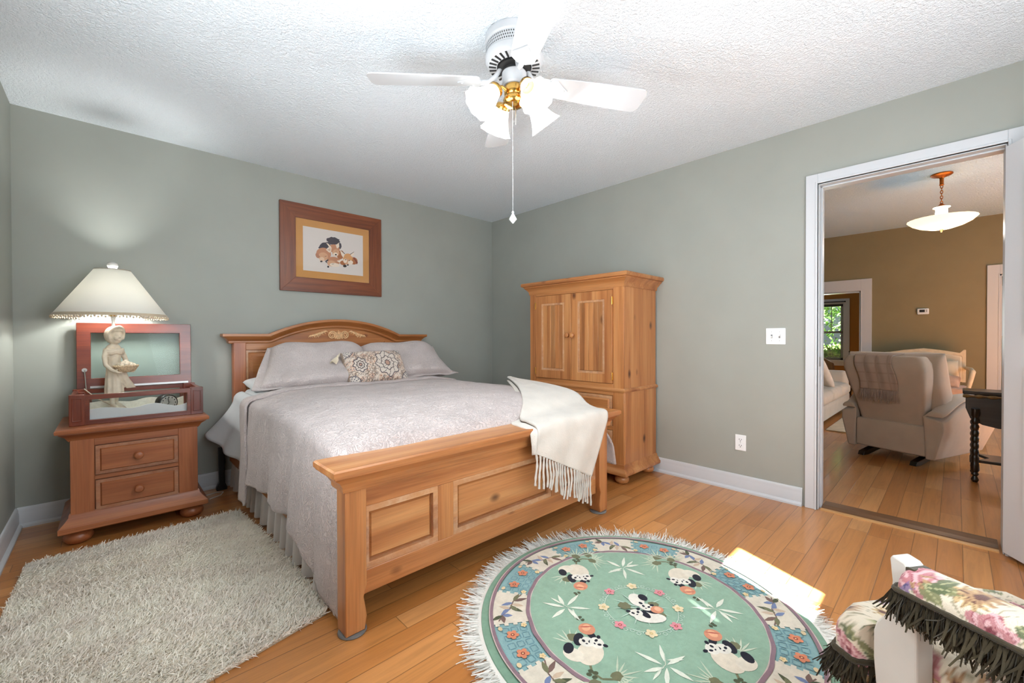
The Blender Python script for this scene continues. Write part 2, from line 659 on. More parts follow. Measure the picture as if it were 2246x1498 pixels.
def floor_mat():
    t = NT('oak_strip_floor')
    tc = t.t.nodes.new('ShaderNodeTexCoord')
    sx = t.t.nodes.new('ShaderNodeSeparateXYZ')
    t.l(tc.outputs['Object'], sx.inputs[0])
    X, Y = sx.outputs[0], sx.outputs[1]
    W_, L_ = 0.0905, 0.95
    yr = t.math('DIVIDE', t.math('ADD', Y, 20.06), W_)
    row = t.math('FLOOR', yr)
    wn1 = t.n('TexWhiteNoise', _noise_dimensions='1D')
    t.l(row, wn1.inputs['W'])
    xr = t.math('ADD', t.math('DIVIDE', X, L_), t.math('MULTIPLY', wn1.outputs['Value'], 7.0))
    cell = t.math('FLOOR', xr)
    cid = t.math('ADD', t.math('MULTIPLY', row, 13.37), t.math('MULTIPLY', cell, 3.71))
    wn2 = t.n('TexWhiteNoise', _noise_dimensions='1D')
    t.l(cid, wn2.inputs['W'])
    base = t.ramp(wn2.outputs['Value'], [(0.0, S(176, 112, 56)), (0.35, S(190, 126, 68)), (0.7, S(200, 137, 78)), (1.0, S(212, 153, 96))])
    # grain, shifted per board
    cx = t.t.nodes.new('ShaderNodeCombineXYZ')
    t.l(t.math('MULTIPLY', X, 2.2), cx.inputs[0])
    t.l(t.math('MULTIPLY', Y, 34.0), cx.inputs[1])
    t.l(t.math('MULTIPLY', wn2.outputs['Value'], 40.0), cx.inputs[2])
    g = t.n('TexNoise', Scale=1.0, Detail=5.0, Roughness=0.65, Distortion=1.1)
    t.l(cx.outputs[0], g.inputs['Vector'])
    gr = t.ramp(g.outputs[0], [(0.32, 0.74), (0.5, 0.95), (0.68, 1.08)])
    c = t.mix(0.8, base, gr, 'MULTIPLY')
    fy = t.math('FRACT', yr)
    fx = t.math('FRACT', xr)
    ey = t.math('MINIMUM', fy, t.math('SUBTRACT', 1.0, fy))
    ex = t.math('MULTIPLY', t.math('MINIMUM', fx, t.math('SUBTRACT', 1.0, fx)), L_ / W_)
    e = t.math('MINIMUM', ey, ex)
    gap = t.ramp(e, [(0.0, 0.0), (0.012, 0.35), (0.028, 1.0)])
    c = t.mix(0.6, c, gap, 'MULTIPLY')
    t.l(c, t.b.inputs['Base Color'])
    t.set(Roughness=0.3)
    t.b.inputs['Coat Weight'].default_value = 0.35
    t.b.inputs['Coat Roughness'].default_value = 0.12
    hh = t.math('ADD', gap, t.math('MULTIPLY', g.outputs[0], 0.1))
    t.bump(hh, 0.25, 0.0015)
    return t.mat


def ceiling_mat(name, col, sc=92):
    t = NT(name)
    t.set(Base_Color=col, Roughness=0.85)
    v = t.coords(rand=False)
    nz = t.n('TexNoise', Scale=float(sc), Detail=3.0, Roughness=0.6)
    t.l(v, nz.inputs['Vector'])
    h = t.ramp(nz.outputs[0], [(0.38, 0.0), (0.62, 1.0)])
    t.bump(h, 0.75, 0.007)
    return t.mat


def glass_mat(name, tint=(0.9, 0.97, 0.96, 1), fac=0.9, rough=0.02, fres=0.35):
    t = NT(name)
    tr = t.t.nodes.new('ShaderNodeBsdfTransparent')
    tr.inputs[0].default_value = tint
    gl = t.t.nodes.new('ShaderNodeBsdfGlossy')
    gl.inputs['Roughness'].default_value = rough
    lw = t.t.nodes.new('ShaderNodeLayerWeight')
    lw.inputs[0].default_value = 0.25
    f = t.math('ADD', t.math('MULTIPLY', lw.outputs['Fresnel'], fres), 1 - fac)
    mx = t.t.nodes.new('ShaderNodeMixShader')
    t.l(f, mx.inputs[0])
    t.l(tr.outputs[0], mx.inputs[1])
    t.l(gl.outputs[0], mx.inputs[2])
    t.l(mx.outputs[0], t.out.inputs[0])
    return t.mat


def shade_mat(name, col, estr, ecol, trans=0.5):
    t = NT(name)
    tl = t.t.nodes.new('ShaderNodeBsdfTranslucent')
    tl.inputs[0].default_value = col
    df = t.t.nodes.new('ShaderNodeBsdfDiffuse')
    df.inputs[0].default_value = col
    mx = t.t.nodes.new('ShaderNodeMixShader')
    mx.inputs[0].default_value = trans
    t.l(df.outputs[0], mx.inputs[1])
    t.l(tl.outputs[0], mx.inputs[2])
    em = t.t.nodes.new('ShaderNodeEmission')
    em.inputs[0].default_value = ecol
    em.inputs[1].default_value = estr
    ad = t.t.nodes.new('ShaderNodeAddShader')
    t.l(mx.outputs[0], ad.inputs[0])
    t.l(em.outputs[0], ad.inputs[1])
    t.l(ad.outputs[0], t.out.inputs[0])
    return t.mat


M['floor'] = floor_mat()
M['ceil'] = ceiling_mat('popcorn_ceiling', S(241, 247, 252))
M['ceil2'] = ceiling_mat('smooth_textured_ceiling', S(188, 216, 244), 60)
M['glass'] = glass_mat('clear_glass', (0.97, 0.995, 0.99, 1), 0.98)
M['winglass'] = glass_mat('window_glass', (0.98, 0.99, 1, 1), 0.97)
M['fanshade'] = shade_mat('lit_frosted_glass', S(250, 248, 244), 1.5, (0.96, 0.98, 1.0, 1))
M['lampshade'] = shade_mat('lit_linen_shade', S(240, 238, 230), 0.06, (1.0, 0.98, 0.93, 1), 0.42)
M['bowl'] = shade_mat('lit_alabaster_glass', S(244, 230, 202), 0.50, (1.0, 0.92, 0.76, 1), 0.5)

# ---------------------------------------------------------------- the bedroom shell
RX, FY, H = -3.644, -4.70, 2.44
DY0, DY1, DZ = -3.139, -3.915, 2.053      # bedroom doorway in the right wall
LX1, LY0, LY1, H2 = 5.50, -6.5, 0.35, 2.75   # living room beyond


def slab_wall(name, mat, axis, at, thick, u0, u1, z0, z1, holes=()):
    """wall with rectangular holes; axis 'x' = plane x=at (u is y), axis 'y' = plane y=at (u is x)"""
    us = sorted({u0, u1, *[h[0] for h in holes], *[h[1] for h in holes]})
    zs = sorted({z0, z1, *[h[2] for h in holes], *[h[3] for h in holes]})
    mb = MB()
    for i in range(len(us) - 1):
        for j in range(len(zs) - 1):
            cu, cz = (us[i] + us[i + 1]) / 2, (zs[j] + zs[j + 1]) / 2
            if any(h[0] < cu < h[1] and h[2] < cz < h[3] for h in holes):
                continue
            a, b = min(at, at + thick), max(at, at + thick)
            if axis == 'x':
                mb.box((a, us[i], zs[j]), (b, us[i + 1], zs[j + 1]))
            else:
                mb.box((us[i], a, zs[j]), (us[i + 1], b, zs[j + 1]))
    return struct(mb.build(name, mat, smooth=False))


struct(MB().box((RX - 0.15, LY0 - 0.1, -0.12), (9.6, 0.6, 0.0)).build('floor', M['floor'], smooth=False))
struct(MB().box((RX - 0.12, FY - 0.12, H), (0.06, 0.12, H + 0.1)).build('ceiling', M['ceil'], smooth=False))
slab_wall('wall_back', M['wall'], 'y', 0.0, 0.12, RX - 0.12, 0.0, 0, H)
slab_wall('wall_left', M['wall'], 'x', RX, -0.12, FY - 0.12, 0.0, 0, H, [(-3.125, -1.775, 0.7, 2.05)])
slab_wall('wall_right', M['wall'], 'x', 0.0, 0.065, FY - 0.12, 0.12, 0, H, [(DY1, DY0, -0.01, DZ)])
slab_wall('wall_front', M['wall'], 'y', FY, -0.12, RX, 0.0, 0, H, [(-2.9, -1.0, 0.62, 2.1)])


def base_profile(h=0.115, t=0.016):
    return [(0, 0), (t + 0.014, 0), (t + 0.014, 0.012), (t + 0.006, 0.022), (t, 0.024), (t, h - 0.035), (t - 0.004, h - 0.024), (t - 0.002, h - 0.014), (t - 0.009, h), (0, h)]


# (path runs so that the room lies on its right)
def baseboard(name, p0, p1, mat=None):
    return struct(MB().mold(base_profile(), [p0, p1], closed=False).build(name, mat or M['white'], fix=True))


baseboard('baseboard_back', (RX, 0.0), (0.0, 0.0))
baseboard('baseboard_left', (RX, FY), (RX, 0.0))
baseboard('baseboard_right', (0.0, 0.0), (0.0, -3.062))
baseboard('baseboard_front', (0.0, FY), (RX, FY))


def casing(name, axis, at, sgn, u0, u1, z1, w, t, z0=0.0, sill=False, head=None, mat=None):
    """flat door/window casing on plane axis=at, standing proud by t in direction sgn; opening u0<u1, up to z1"""
    mb = MB()
    hw = head or w

    def bx(ua, ub, za, zb, tt):
        a, b = sorted((at, at + sgn * tt))
        if axis == 'x':
            mb.box((a, ua, za), (b, ub, zb))
        else:
            mb.box((ua, a, za), (ub, b, zb))
    bx(u0 - w, u0, z0, z1 + hw, t)
    bx(u1, u1 + w, z0, z1 + hw, t)
    bx(u0, u1, z1, z1 + hw, t)
    bx(u0 - 0.012, u0, z0, z1 + 0.012, t + 0.004)
    bx(u1, u1 + 0.012, z0, z1 + 0.012, t + 0.004)
    bx(u0, u1, z1, z1 + 0.012, t + 0.004)
    if sill:
        bx(u0 - w - 0.02, u1 + w + 0.02, z0 - 0.03, z0, t + 0.03)
        bx(u0 - w, u1 + w, z0 - 0.12, z0 - 0.03, t)
    return struct(mb.build(name, mat or M['white'], smooth=False, bevel=0.0025))


casing('trim_1', 'x', 0.0, -1, DY1, DY0, DZ, 0.062, 0.02)
# jamb lining, stop and strike plate of the bedroom doorway
jm = MB()
for (ya, yb, za, zb) in ((DY0 - 0.007, DY0, 0, DZ), (DY1, DY1 + 0.007, 0, DZ), (DY1, DY0, DZ - 0.007, DZ)):
    jm.box((-0.004, ya, za), (0.142, yb, zb))
jm.box((0.04, DY0 - 0.016, 0), (0.075, DY0 - 0.007, DZ - 0.007)).box((0.04, DY1 + 0.007, DZ - 0.016), (0.075, DY0 - 0.007, DZ - 0.007))
jamb = struct(jm.build('trim_2', M['white'], smooth=False, bevel=0.002))
sp_ = MB().box((0.006, DY0 - 0.010, 0.905), (0.036, DY0 - 0.0065, 0.965)).build('strike_plate', M['steel'], jamb, bevel=0.002)
struct(MB().prism([(0.0, 0.0), (0.03, 0.012), (0.075, 0.016), (0.155, 0.016), (0.185, 0.0)], DY1 + 0.018, DY0 - 0.018, 'xz').build('trim_3', wood('threshold_oak', S(128, 88, 52), S(110, 72, 40), S(84, 54, 28), axis=1), smooth=False))
struct(MB().prism([(-0.006, 0.0), (-0.006, 0.006), (0.006, 0.0085), (0.02, 0.009), (0.02, 0.0)], DY1 + 0.018, DY0 - 0.018, 'xz').build('trim_10', wood('threshold_edge', S(216, 170, 112), S(200, 150, 94), S(176, 124, 74), axis=1), smooth=False))

# open door leaf, hinged on the far jamb and folded back past ninety degrees
door = struct(thing('door_1', '', 'door', (-0.010, -3.935, 0.018), math.atan2(-0.066, -0.108)))
del door['label'], door['category']
dl = MB().box((0, -0.035, 0), (0.76, 0.0, 2.012)).build('door_leaf', M['whitedoor'], door, smooth=False, bevel=0.003)
for (xa, xb, za, zb) in ((0.125, 0.35, 0.22, 0.92), (0.43, 0.65, 0.22, 0.92), (0.125, 0.35, 1.08, 1.88), (0.43, 0.65, 1.08, 1.88)):
    pm = MB()
    k0 = len(pm.v)
    pm.frame(xa, za, xb, zb, 0.022, -0.046, -0.035)
    pm.raised(xa + 0.03, za + 0.03, xb - 0.03, zb - 0.03, -0.035, 0.008, 0.03)
    pm.build('door_panel', M['whitedoor'], door, smooth=False)
kn = MB().lathe([(0.026, 0), (0.026, 0.006), (0.012, 0.008), (0.012, 0.03), (0.028, 0.04), (0.03, 0.055), (0.02, 0.066), (0.001, 0.068)], (0, 0, 0), 24, axis='y')
kn.xf(Matrix.Translation((0.70, -0.035, 0.92)) @ Matrix.Scale(-1, 4, (0, 1, 0)))
kn.build('door_knob', M['brass'], door)

# front window: sashes; unseen curtains, shade and panel added to shape the sun beam
w1 = struct(thing('window_1', '', 'window', (-1.95, FY, 0.62)))
del w1['label'], w1['category']
wm = MB()
wm.frame(-0.95, 0, 0.95, 1.48, 0.05, -0.09, -0.02).box((-0.05, -0.09, 0.05), (0.05, -0.02, 1.43)).box((-0.9, -0.08, 0.66), (0.9, -0.03, 0.72))
wm.build('window_sash', M['white'], w1, smooth=False)
MB().box((-0.9, -0.056, 0.05), (0.9, -0.052, 1.43)).build('window_pane', M['winglass'], w1, smooth=False)
casing('trim_4', 'y', FY, 1, -2.9, -1.0, 2.1, 0.08, 0.02, z0=0.62, sill=True)
M['curtain'] = fabric('lined_curtain', S(226, 224, 218), weave=300, bump=0.1)
for i, (xa, xb, za) in enumerate(((-2.98, -2.50, 0.3), (-2.2, -1.87, 0.3), (-1.57, -0.92, 0.3))):
    def cf(u, v, xa=xa, xb=xb, za=za):
        x = lerp(xa, xb, u)
        return (x, FY + 0.085 + 0.012 * math.sin(u * (xb - xa) * 70), lerp(za, 2.2, v))
    o = tag(MB().grid(cf, max(8, int((xb - xa) * 80)), 8).build('curtain', M['curtain'], solid=0.002),
            ['pale curtain panel at the side of the front window nearer the left wall', 'narrow pale curtain panel at the middle of the front window', 'pale curtain panel at the side of the front window nearer the doorway'][i], 'curtain', 'front window curtains')
tag(MB().box((-2.88, FY + 0.03, 1.65), (-1.02, FY + 0.036, 2.13)).tube([(-2.9, FY + 0.045, 2.14), (-1.0, FY + 0.045, 2.14)], 0.018).build('roller_shade', M['curtain'], smooth=False), 'pale roller shade drawn half way down the front window', 'shade')  # unseen, placed to cut off the sun beam above
tag(MB().box((-2.5, FY + 0.09, 1.38), (-2.2, FY + 0.094, 2.2)).build('curtain_valance', M['curtain'], smooth=False), 'short pale fabric panel hanging between two curtain panels of the front window', 'curtain')  # added to stop sun reaching the rug through this gap
tag(MB().tube([(-3.05, FY + 0.085, 2.22), (-0.85, FY + 0.085, 2.22)], 0.013, 12).build('curtain_rod', M['steel']), 'steel curtain rod over the front window', 'curtain rod')
tag(MB().box((RX + 0.003, -3.22, 0.64), (RX + 0.007, -1.60, 2.11)).build('roller_shade', M['curtain'], smooth=False), 'pale roller shade drawn fully down over the window in the left wall', 'shade')  # put in to block sun leaking onto the floor
w2 = struct(thing('window_2', '', 'window', (RX, -2.45, 0.7)))  # unseen window added to let more light into the left side
del w2['label'], w2['category']
wm = MB().frame(-0.675, 0, 0.675, 1.35, 0.045, -0.09, -0.03).box((-0.66, -0.08, 0.65), (0.66, -0.04, 0.70)).box((-0.03, -0.08, 0.04), (0.03, -0.04, 1.31))
wm.xf(Matrix.Rotation(-PI / 2, 4, 'Z') @ Matrix.Scale(-1, 4, (0, 1, 0)))
for i, p in enumerate(wm.v):
    wm.v[i] = (-abs(p[0]), p[1], p[2])
wm.build('window_sash', M['white'], w2, smooth=False)
MB().box((-0.062, -0.64, 0.04), (-0.058, 0.64, 1.31)).build('window_pane', M['winglass'], w2, smooth=False)

# ---------------------------------------------------------------- bed
bed = thing('bed', 'honey pine bed with arched carved headboard and low panelled footboard', 'bed', (-1.81, 0, 0))
HP = Matrix.Translation((0, 0, 0))


def arch(x):
    """crown centre line: height above the shoulders at local x"""
    a = abs(x)
    if a > 0.53:
        return 0.0
    R = (0.53 ** 2 + 0.125 ** 2) / (2 * 0.125)
    return math.sqrt(R * R - x * x) - (R - 0.125)


# headboard posts, panels, rails (bed-local, x centred; headboard front face about y=-0.075)
hy0, hy1 = -0.075, -0.025
for sx in (-1, 1):
    a, b = (-0.775, -0.695) if sx < 0 else (0.695, 0.775)
    MB().box((a, -0.095, 0), (b, -0.02, 1.062)).build('headboard_post', M['ns_z'], bed, bevel=0.004)
# arched board between the posts
N = 40
poly = [(-0.695, 0.45), (0.695, 0.45)] + [(lerp(0.695, -0.695, i / N), 1.062 + arch(lerp(0.695, -0.695, i / N))) for i in range(N + 1)]
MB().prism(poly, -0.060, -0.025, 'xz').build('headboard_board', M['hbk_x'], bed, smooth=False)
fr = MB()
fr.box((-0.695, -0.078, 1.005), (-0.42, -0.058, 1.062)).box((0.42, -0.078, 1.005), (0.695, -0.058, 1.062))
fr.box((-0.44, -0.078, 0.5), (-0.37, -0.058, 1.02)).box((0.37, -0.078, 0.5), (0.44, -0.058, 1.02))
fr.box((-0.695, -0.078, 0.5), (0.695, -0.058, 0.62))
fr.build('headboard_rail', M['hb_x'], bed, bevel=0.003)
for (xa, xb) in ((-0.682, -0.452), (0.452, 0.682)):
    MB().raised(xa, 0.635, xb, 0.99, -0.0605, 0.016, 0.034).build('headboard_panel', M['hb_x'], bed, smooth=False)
    MB().frame(xa - 0.012, 0.623, xb + 0.012, 1.002, 0.016, -0.074, -0.058).build('panel_moulding', M['pinew_z'], bed, smooth=False)
# crown moulding following shoulders and arch; profile (depth forward, height along normal)
crown = [(0.0, -0.004), (0.024, -0.004), (0.030, 0.004), (0.030, 0.014), (0.046, 0.034), (0.066, 0.046), (0.070, 0.050), (0.070, 0.068), (0.0, 0.068)]


def crown_path(pts, prof, y0, ysgn=-1, z_add=0):
    rings = []
    for i, p in enumerate(pts):
        p = Vector(p)
        ns = []
        if i > 0:
            d = (p - Vector(pts[i - 1])).normalized(); ns.append(Vector((-d.y, d.x)))
        if i < len(pts) - 1:
            d = (Vector(pts[i + 1]) - p).normalized(); ns.append(Vector((-d.y, d.x)))
        o = ns[0] if len(ns) == 1 else (ns[0] + ns[1]) / (1 + ns[0].dot(ns[1]))
        rings.append([(p.x + o.x * h, y0 + ysgn * f, p.y + o.y * h) for f, h in prof])
    return rings


pts = [(-0.775, 1.058), (-0.54, 1.058)] + [(x, 1.058 + arch(x)) for x in np.linspace(-0.525, 0.525, 31)] + [(0.54, 1.058), (0.775, 1.058)]
rg = crown_path(pts, crown, -0.06)
rg[0] = [(-0.775 - max(0.0, f), y, z) for (x, y, z), (f, h) in zip(rg[0], crown)]
rg[-1] = [(0.775 + max(0.0, f), y, z) for (x, y, z), (f, h) in zip(rg[-1], crown)]
rg = [[(x, -0.02, z) for x, y, z in rg[0]]] + rg + [[(x, -0.02, z) for x, y, z in rg[-1]]]
MB().loft(rg).build('headboard_crown', M['hb_x'], bed, ang=30)
# carved scroll on the arch
ca = MB()
for sx in (-1, 1):
    # volute
    v = [(sx * (0.055 + (0.005 + 0.032 * t) * math.cos(t * 4.6 * PI + 2.2)), -0.066, 1.118 + (0.005 + 0.032 * t) * math.sin(t * 4.6 * PI + 2.2)) for t in np.linspace(0, 1, 44)]
    ca.tube(v, [0.004 + 0.003 * t for t in np.linspace(0, 1, 44)], 6)
    for k in range(6):
        t0 = k / 5
        x0 = 0.085 + 0.105 * t0
        ln = lerp(0.085, 0.055, t0)
        leaf = []
        for t in np.linspace(0, 1, 12):
            leaf.append((sx * (x0 + ln * t), -0.064, 1.096 + 0.030 * math.sin(PI * t) * (1 - 0.3 * t0) + 0.042 * (1 - t0) * (1 - t) + 0.004 * math.sin(t * 9)))
        ca.tube(leaf, [0.0015 + 0.0075 * math.sin(PI * min(1, t * 1.05)) for t in np.linspace(0, 0.94, 12)], 6)
for k in range(-3, 4):
    ca.tube([(k * 0.004, -0.064, 1.085), (k * 0.009, -0.068, 1.125), (k * 0.010, -0.064, 1.160 - abs(k) * 0.006)], [0.003, 0.006, 0.002], 6)
ca.build('carved_ornament', plain('pickled_carving', S(222, 178, 130), 0.5, noise=0.25, nscale=60), bed)

# footboard (front face y about -2.22)
fy = -2.165
for sx in (-1, 1):
    a, b = (-0.825, -0.745) if sx < 0 else (0.745, 0.825)
    # post with a shaped foot: straight above, waisted at the bottom
    prof = [(a, 0.0), (b, 0.0), (b, 0.545), (a, 0.545)]
    inner = b if sx < 0 else a
    outer = a if sx < 0 else b
    pr = [(outer, 0.012), (outer, 0.55), (inner, 0.55), (inner, 0.21), (inner - sx * 0.0, 0.175), (inner + sx * 0.012, 0.135), (inner + sx * 0.004, 0.09), (inner, 0.06), (inner + sx * 0.008, 0.012)]
    MB().prism(pr, -2.235, -2.155, 'xz').build('footboard_post', M['pine_z'], bed, bevel=0.004)
MB().box((-0.745, -2.205, 0.455), (0.745, -2.17, 0.555)).build('footboard_top_rail', M['pine_x'], bed, bevel=0.003)
MB().box((-0.745, -2.205, 0.125), (0.745, -2.17, 0.215)).build('footboard_bottom_rail', M['pinek_x'], bed, bevel=0.003)
for xa in (-0.41, 0.33):
    MB().box((xa, -2.205, 0.215), (xa + 0.08, -2.17, 0.455)).build('footboard_stile', M['pine_z'], bed, bevel=0.002)
for (xa, xb) in ((-0.745, -0.41), (-0.33, 0.33), (0.41, 0.745)):
    MB().box((xa, -2.178, 0.21), (xb, -2.166, 0.46)).raised(xa + 0.026, 0.241, xb - 0.026, 0.429, -2.178, 0.014, 0.012).build('footboard_panel', M['pinek_x'], bed, smooth=False)
    MB().frame(xa, 0.215, xb, 0.455, 0.024, -2.202, -2.176).build('panel_moulding', M['pinew_x'], bed, smooth=False)
# crown of the footboard
fcrown = [(0.0, 0.540), (0.010, 0.540), (0.014, 0.548), (0.014, 0.560), (0.030, 0.584), (0.050, 0.600), (0.056, 0.606), (0.056, 0.612), (0.062, 0.614), (0.062, 0.632), (0.056, 0.638), (-0.02, 0.638)]
MB().mold(fcrown, [(-0.825, -2.235), (0.825, -2.235), (0.825, -2.155), (-0.825, -2.155)]).build('footboard_crown', M['pine_x'], bed, fix=True)
for sx in (-1, 1):
    MB().box((sx * 0.79 - 0.015, -2.16, 0.2), (sx * 0.79 + 0.015, -0.09, 0.36)).build('side_rail', M['pine_y'], bed, bevel=0.003)
for sx in (-1, 1):
    o = MB().lathe([(0.049, 0), (0.052, 0.004), (0.050, 0.010), (0.045, 0.0115)], (0, 0, 0), 32).build('furniture_slider', plain('slider_grey', S(112, 110, 108), 0.4))
    o.location = (-1.81 + sx * 0.785, -2.195, 0.0)
    tag(o, ['grey slider disc under the footboard leg nearer the shag rug', 'grey slider disc under the footboard leg nearer the armoire'][sx > 0], 'slider')

# ---------------------------------------------------------------- bedding
BL, BR = -2.565, -1.02     # mattress edges


def ztop(x, y):
    z = 0.748
    if y < -1.55:
        t = min(1.0, (-1.55 - y) / 0.585)
        z -= 0.125 * (1 - math.sqrt(max(0.0, 1 - t ** 2.6)))
    if y > -0.9:
        z -= 0.030 * smooth((y + 0.9) / 0.6)
    e = min(x - BL, BR - x)
    if e < 0.30:
        z -= 0.035 * (1 - max(0, e) / 0.30) ** 2
    z += 0.006 * math.sin(7 * x + 3 * y) * math.sin(5 * y - 2 * x + 1) + 0.0035 * math.sin(19 * x + 11 * y + 2 * math.sin(6 * y)) * math.sin(15 * y - 9 * x)
    return z


def hem_left(y):
    return pl(-y, [(0.70, 0.27), (0.95, 0.262), (1.3, 0.262), (1.63, 0.25), (1.78, 0.19), (1.90, 0.075), (1.99, 0.05), (2.06, 0.03), (2.12, 0.02)])


def hem_right(y):
    return pl(-y, [(0.7, 0.34), (1.9, 0.30), (2.12, 0.26)])


def drape(y, s, side, off=0.0, hem=None, flare=0.05, rip=1.0):
    """point at arc s (0..1) going down one side of the bed from its top edge"""
    e = BL if side < 0 else BR
    z0 = ztop(e, y)
    z1 = hem
    r = 0.06
    if s < 0.22:
        a = s / 0.22 * PI / 2
        x = e + side * (r * math.sin(a))
        z = z0 - r * (1 - math.cos(a))
        k = 0
    else:
        k = (s - 0.22) / 0.78
        z = lerp(z0 - r, z1, k)
        x = e + side * (r + flare * k)
    x += side * (off + rip * 0.020 * k * math.sin(13 * y + 2.0 * math.sin(4 * y)) + rip * 0.008 * k * math.sin(37 * y))
    return (x, y, z + off * 0.5)


def quilt_fn(u, v):
    y = lerp(-0.68, -2.135, v)
    if u < 0.3:
        s = 1 - u / 0.3
        f = pl(-y, [(0.7, 0.035), (1.6, 0.03), (1.95, 0.012), (2.13, 0.0)])
        p = drape(y, s, -1, 0.0, hem_left(y), f, 1.0 if y > -1.9 else 0.5)
        if y < -1.93:
            k = smooth((-1.93 - y) / 0.2)
            p = (lerp(p[0], max(p[0], -2.615), k), y + 0.012 * math.sin(p[2] * 20), p[2])
        return p
    if u > 0.8:
        s = (u - 0.8) / 0.2
        p = drape(y, s, 1, 0.0, hem_right(y), 0.05, 1.0)
        if y < -1.9:
            k = smooth((-1.9 - y) / 0.2) * smooth((0.62 - p[2]) / 0.25)
            p = (p[0] + 0.045 * k, y - 0.075 * k, p[2])
        return p
    x = lerp(BL, BR, (u - 0.3) / 0.5)
    z = ztop(x, y)
    if v > 0.97:
        z -= 0.03 * (v - 0.97) / 0.03
    return (x, y, z)


quilt = MB().grid(quilt_fn, 150, 120).build('quilt', M['quilt'], solid=0.012, ang=180)
tag(quilt, 'pinkish beige quilted coverlet spread over the bed', 'quilt')


def band_fn(u, v):
    if u < 0.42:
        s = 1 - u / 0.42
        y = lerp(-0.60, -0.735, v) - 0.20 * smooth(s) * 1.0
        y = y - 0.02 * s
        hem = 0.13
        p = drape(y, s, -1, 0.020, hem, 0.035, 0.6)
        return p
    x = lerp(BL, BR + 0.01, (u - 0.42) / 0.58)
    y = lerp(-0.60, -0.735, v) + 0.06 * (x - BL) / (BR - BL)
    return (x, y, ztop(x, y) + 0.021 - 0.012 * abs(2 * v - 1) ** 3)


MB().grid(band_fn, 130, 14).build('turned_back_edge', M['quilt'], quilt, solid=0.014, ang=180)

# fitted white sheet with its flap hanging at the head
sm = MB()
sm.loft([[(x, y, z) for x, z in ((BL + 0.03, 0.36), (BR - 0.03, 0.36), (BR - 0.02, 0.66), (BR - 0.06, 0.715), (BL + 0.06, 0.715), (BL + 0.02, 0.66))] for y in (-0.095, -1.45)])
sheet = sm.build('bed_sheet', M['sheet'], bevel=0.02, seg=3)
tag(sheet, 'white sheet on the bed hanging out below the quilt beside the headboard', 'sheet')


def flap(u, v):
    y = lerp(-0.11, -0.78, u)
    z0, z1 = 0.70, lerp(0.42, 0.27, u) - 0.04 * math.sin(PI * u)
    if v < 0.25:
        a = v / 0.25 * PI / 2
        return (BL + 0.03 - 0.055 * math.sin(a), y, z0 - 0.055 * (1 - math.cos(a)))
    k = (v - 0.25) / 0.75
    fl = 0.16 * (1 - u) ** 1.5 + 0.015
    return (BL - 0.025 - fl * k ** 1.4 - 0.014 * k * math.sin(u * 19), y, lerp(z0 - 0.055, z1, k))


MB().grid(flap, 60, 26).build('hanging_flap', M['sheet'], sheet, solid=0.004, ang=180)


def skirt_fn(u, v):
    y = lerp(-0.14, -2.10, u)
    k = 1 - v
    amp = 0.012 + 0.016 * k
    ph = y * 52 + 1.2 * math.sin(y * 9)
    x = BL - 0.02 - 0.012 * k + amp * math.tanh(1.8 * math.sin(ph))
    return (x, y, lerp(0.022, 0.37, v))


sk = MB().grid(skirt_fn, 460, 6).build('bed_skirt', M['skirt'], ang=180)
tag(sk, 'pleated pale grey bed skirt hanging to the floor beside the shag rug', 'bed skirt')


def pillow_mesh(w, h, t, nu=48, nv=34, flange=0.0, pinch=0.06):
    def fn(sgn):
        def f(u, v):
            a, b = 2 * u - 1, 2 * v - 1
            e = (1 - a ** 4) * (1 - b ** 4)
            th = t * 0.5 * max(0.0, e) ** 0.42
            px = a * w / 2 * (1 - pinch * (1 - b * b) * abs(a) ** 3 * 0.6)
            pz = b * h / 2 * (1 - pinch * (1 - a * a) * abs(b) ** 3)
            return (px, sgn * th, pz)
        return f
    mb = MB().grid(fn(-1), nu, nv)
    k = len(mb.f)
    mb.grid(fn(1), nu, nv)
    for i in range(k, len(mb.f)):
        mb.f[i] = mb.f[i][::-1]
    return mb


def tilt(mb, lean, rz=0.0, roll=0.0):
    mb.xf(Matrix.Rotation(rz, 4, 'Z') @ Matrix.Rotation(-lean, 4, 'X') @ Matrix.Rotation(roll, 4, 'Y'))
    return mb


def sham(name, cx, cy, cz, w, h, t, lean, rz, roll, lab, spread=0.05):
    mb = pillow_mesh(w, h, t, 72, 52)
    fl = MB().grid(lambda u, v: (lerp(-w / 2 - 0.028, w / 2 + 0.028, u), 0.004 * math.sin(u * 30) * abs(2 * v - 1), lerp(-h / 2 - 0.03, h / 2 + 0.012, v)), 48, 30)
    for q in (mb, fl):
        for i, (x, y, z) in enumerate(q.v):     # slump: the lower part spreads sideways and forwards
            k = max(0.0, -z / (h / 2))
            kt = max(0.0, z / (h / 2))
            xx = x * (1 + spread * (1 - z / (h / 2)) * (1.0 if x < 0 else 0.3))
            zz = z - 0.030 * kt * max(0.0, abs(2 * x / w) - 0.72) / 0.28 + 0.008 * math.sin(9 * x)
            q.v[i] = (xx, y - 0.075 * k * k + 0.006 * math.sin(17 * x + 9 * z) + 0.005 * math.sin(31 * x - 22 * z) * k, zz)
        tilt(q, lean, rz, roll)
    o = mb.build(name, M['sham'], fix=True, ang=180)
    o.location = (cx, cy, cz)
    fl.build('flange', M['sham'], o, solid=0.006, ang=180)
    tag(o, lab, 'pillow', 'quilted pillows against the headboard')
    return o


sham('pillow_sham', -1.33, -0.330, 0.872, 0.74, 0.44, 0.22, 0.78, 0.03, 0.0, 'quilted beige pillow sham against the headboard, nearer the armoire')
sham('pillow_sham', -2.04, -0.385, 0.868, 0.68, 0.48, 0.22, 0.80, -0.03, 0.02, 'quilted beige pillow sham against the headboard, nearer the lamp', 0.21)
